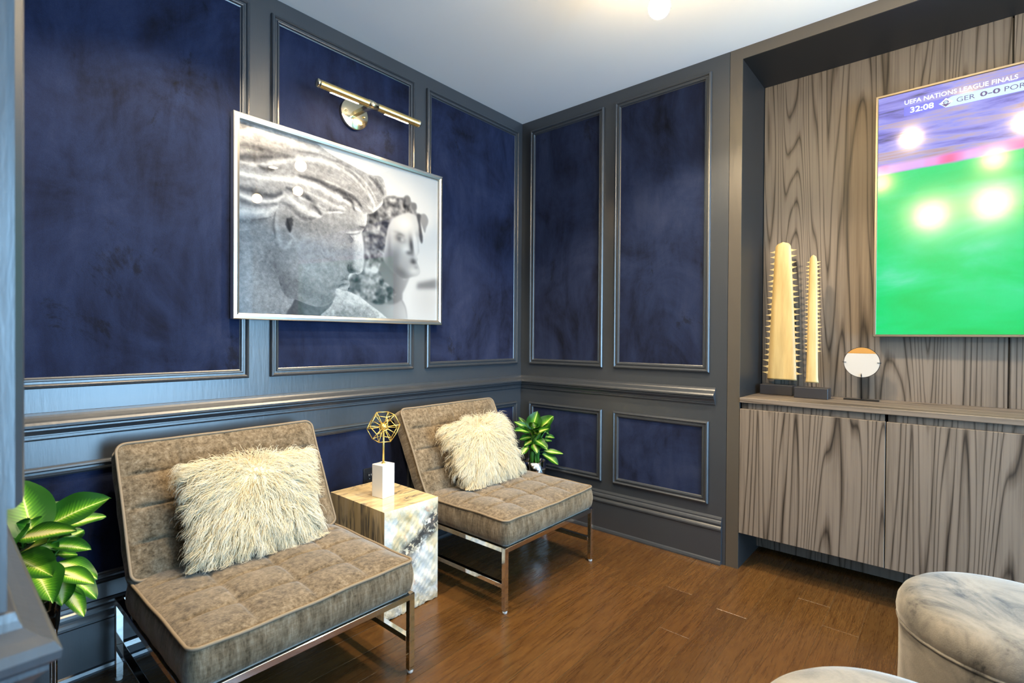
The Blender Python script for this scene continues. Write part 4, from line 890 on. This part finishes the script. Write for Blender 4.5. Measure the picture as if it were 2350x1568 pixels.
ottoman('round grey velvet ottoman cut off by the bottom edge, closest to the camera', (-1.580, -2.258, 0), 2)

# ------------------------------------------------------------------ potted plants on stands
def leaf_mesh(droop, fold, wv):
    NU, NV = 8, 14; V = []; F = []; UV = []
    for j in range(NV+1):
        v = j/NV; w = (math.sin(math.pi*min(v*.94+.03, 1))**.75)*(1-.28*v)*1.12 if v < .999 else .02
        w = max(w, .03)
        for i in range(NU+1):
            u = i/NU*2-1
            z = fold*abs(u)**1.3*w*.5 - droop*(v-.15)**2 + wv*.05*math.sin(9*v+2*u)*abs(u)
            V.append((u*w*.5, v, z)); UV.append((i/NU, v))
    for j in range(NV):
        for i in range(NU): F.append((j*(NU+1)+i, j*(NU+1)+i+1, (j+1)*(NU+1)+i+1, (j+1)*(NU+1)+i))
    me = pyd('leaf', V, F); l = me.uv_layers.new(name='leaf')
    for lp in me.loops: l.data[lp.index].uv = UV[lp.vertex_index]
    me.materials.append(MAT['leaf']); me.polygons.foreach_set('use_smooth', [True]*len(me.polygons)); return me
LM = [leaf_mesh(.18, .30, 1), leaf_mesh(.32, .42, -1), leaf_mesh(.08, .22, .6), leaf_mesh(.45, .30, 1)]
def plant(label, loc, leaves, zrim, zbot, rp, potmat, seed, extra, wk=1.15):
    p = thing('potted_plant', label, 'plant', (loc[0], loc[1], zbot), 0, 'variegated potted plants on stands')
    h = zrim-zbot
    lathe('pot', [(0, 0), (rp*.55, 0), (rp*.80, .010), (rp*.93, .030), (rp*.98, .055), (rp, .09), (rp, h), (rp-.004, h), (rp-.004, h-.03), (0, h-.03)], potmat, p, 48)
    rg = random.Random(seed); 
    V = []; F = []
    for k in range(90):
        a, r = rg.uniform(0, 6.28), rp*.9*math.sqrt(rg.random()); b = rg.uniform(0, 6.28)
        c0 = Vector((r*math.cos(a), r*math.sin(a), h-.026)); path = [c0, c0+Vector((.012*math.cos(b), .012*math.sin(b), .016)), c0+Vector((.022*math.cos(b), .022*math.sin(b), .012+rg.uniform(0, .012)))]
        path = [Vector((q.x*min(1, (rp-.007)/max(math.hypot(q.x, q.y), 1e-4)), q.y*min(1, (rp-.007)/max(math.hypot(q.x, q.y), 1e-4)), q.z)) for q in path]
        v, f = tube(path, .0011, 4); n = len(V); V += v; F += [tuple(i+n for i in q) for q in f]
    m = link('moss', pyd('moss', V, F), 'moss', p); m['kind'] = 'stuff'
    L = [[c/1000 for c in l] for l in leaves]
    for k in range(extra):
        a = rg.uniform(0, 6.28); e = rg.uniform(-.1, 1.0); z = zrim+rg.uniform(.06, .22); r = rg.uniform(.01, .04); n = rg.uniform(.08, .12)
        b = (r*math.cos(a), r*math.sin(a), z); L.append([*b, b[0]+n*math.cos(a)*math.cos(e)*.75, b[1]+n*math.sin(a)*math.cos(e)*.75, b[2]+n*math.sin(e), rg.uniform(.04, .06)])
    tocam = (Vector(CAMLOC)-Vector((loc[0], loc[1], zrim+.15))).normalized()
    for k, l in enumerate(L):
        b = Vector(l[:3])-Vector((0, 0, zbot)); t = Vector(l[3:6])-Vector((0, 0, zbot)); d = t-b; n = d.length*1.06; ey = d.normalized()
        out = Vector((b.x+t.x, b.y+t.y, 0)); want = (tocam*.55+Vector((0, 0, .75))+out*1.5) if k < len(leaves) else Vector((0, 0, 1))+out*.2-ey*.2
        ez = (want-ey*want.dot(ey)).normalized(); ex = ey.cross(ez)
        o = bpy.data.objects.new('leaf', LM[(k*7+seed) % 4]); COL.objects.link(o); o.parent = p; w = l[6]*wk
        th = w
        o.matrix_local = Matrix(((ex.x*w, ey.x*n, ez.x*th, b.x), (ex.y*w, ey.y*n, ez.y*th, b.y), (ex.z*w, ey.z*n, ez.z*th, b.z), (0, 0, 0, 1)))
        a = rg.uniform(0, 6.28); s0 = Vector((rp*.45*math.cos(a), rp*.45*math.sin(a), h-.028)); m1 = Vector((s0.x*.8+b.x*.2, s0.y*.8+b.y*.2, (s0.z+b.z)/2+.01))
        tubeobj('stem', [s0, (s0+m1)/2+Vector((0, 0, .004)), m1, (m1+b)/2+Vector((0, 0, .006)), b+ey*.01], [.0038, .0035, .003, .0026, .002], 'stem', p, 6)
    return p
def stand(label, loc, rp, zbot, rz):
    s = thing('plant_stand', label, 'plant stand', (loc[0], loc[1], 0), rz, 'metal plant stands')
    ro = rp+.007
    for k in range(4):
        a = k*math.pi/2; c, d = math.cos(a), math.sin(a)
        box_ = box('leg', (-.004, -.004, 0), (.004, .004, zbot+.055), 'chrome', s, .001, 1); box_.location = (ro*c, ro*d, 0); box_.rotation_euler = (0, 0, a)
    for k in range(2):
        b_ = box('cross_bar', (-ro, -.004, zbot-.0095-.0082*k), (ro, .004, zbot-.0015-.0082*k), 'chrome', s, .001, 1); b_.rotation_euler = (0, 0, k*math.pi/2)
PA, PB = (-2.560, -.222), (-.147, -.245)
stand('slim metal plant stand under the plant beside the near wall end', PA, .074, .262, R(-48)); plant('variegated leafy plant in a smoked metal pot beside the near wall end', PA, LEAVES_A, .408, .262, .074, 'darkpot', 2, 22)
stand('slim metal plant stand in the corner behind the chair', PB, .074, .245, R(10)); plant('variegated leafy plant in a silver pot in the corner behind the chair', PB, LEAVES_B, .393, .245, .074, 'pot', 5, 18, 1.45)

# ------------------------------------------------------------------ ceiling lamps
ch = thing('chandelier', 'multi-arm ceiling light with bare globe bulbs', 'ceiling light', (-1.02, -2.02, H))
lathe('canopy', [(0, 0), (.065, 0), (.065, -.018), (.055, -.024), (0, -.024)], 'brass', ch, 32)
tubeobj('stem', [(0, 0, -.02), (0, 0, -.115)], .010, 'brass', ch, 12)
sphere('hub', .032, 'brass', ch, (0, 0, -.125))
BP = [(-.925, -1.443), (-.62, -2.10), (-.75, -2.62), (-1.45, -2.52), (-1.62, -1.86)]
for bx_, by_ in BP:
    d = Vector((bx_+1.02, by_+2.02, 0))
    tubeobj('arm', [(0, 0, -.125), d*.5+Vector((0, 0, -.135)), d+Vector((0, 0, -.155))], .006, 'brass', ch, 10)
    lathe('socket', [(0, -.148), (.016, -.148), (.018, -.191), (.014, -.201), (0, -.201)], 'brass', ch, 20, None, tuple(d))
    sphere('bulb', .041, 'bulb', ch, (d.x, d.y, -.238))
def downlight(label, x, y, power, ang=120):
    d = thing('recessed_downlight', label, 'ceiling light', (x, y, H), 0, 'recessed ceiling downlights')
    lathe('trim_ring', [(.036, -.0005), (.052, -.0005), (.052, -.003), (.046, -.006), (.038, -.004), (.036, -.0005)], 'frame_white', d, 32)
    lathe('lens', [(0, -.0012), (.036, -.0012), (.036, -.0022), (0, -.0022)], 'lens', d, 32)
    l = bpy.data.lights.new('downlight_beam', 'SPOT'); l.energy = power; l.color = (1, .80, .54); l.spot_size = R(ang); l.spot_blend = .4; l.shadow_soft_size = .035
    o = bpy.data.objects.new('downlight_beam', l); COL.objects.link(o); o.parent = d; o.location = (0, 0, -.02)
downlight('recessed downlight above the chair nearest the camera', -2.05, -.62, SPOT*1.35)
downlight('recessed downlight above the stone side table', -1.42, -.85, SPOT)
downlight('recessed downlight in front of the corner chair', -.78, -1.42, SPOT*1.3)
downlight('recessed downlight above the ottoman by the cabinets', -.72, -2.36, SPOT*.7)
for k, (x, y, s) in enumerate(((-4.05, -2.12, 'left'), (-3.80, -2.62, 'right'))):
    g = thing('globe_lamp', ['globe ceiling lamp behind the camera, nearer the panelled wall', 'globe ceiling lamp behind the camera, further from the panelled wall'][k], 'ceiling light', (x, y, H), 0, 'globe lamps behind the camera')
    lathe('canopy', [(0, 0), (.05, 0), (.05, -.02), (0, -.02)], 'brass', g, 24); sphere('bulb', .075, 'globe', g, (0, 0, -.093))
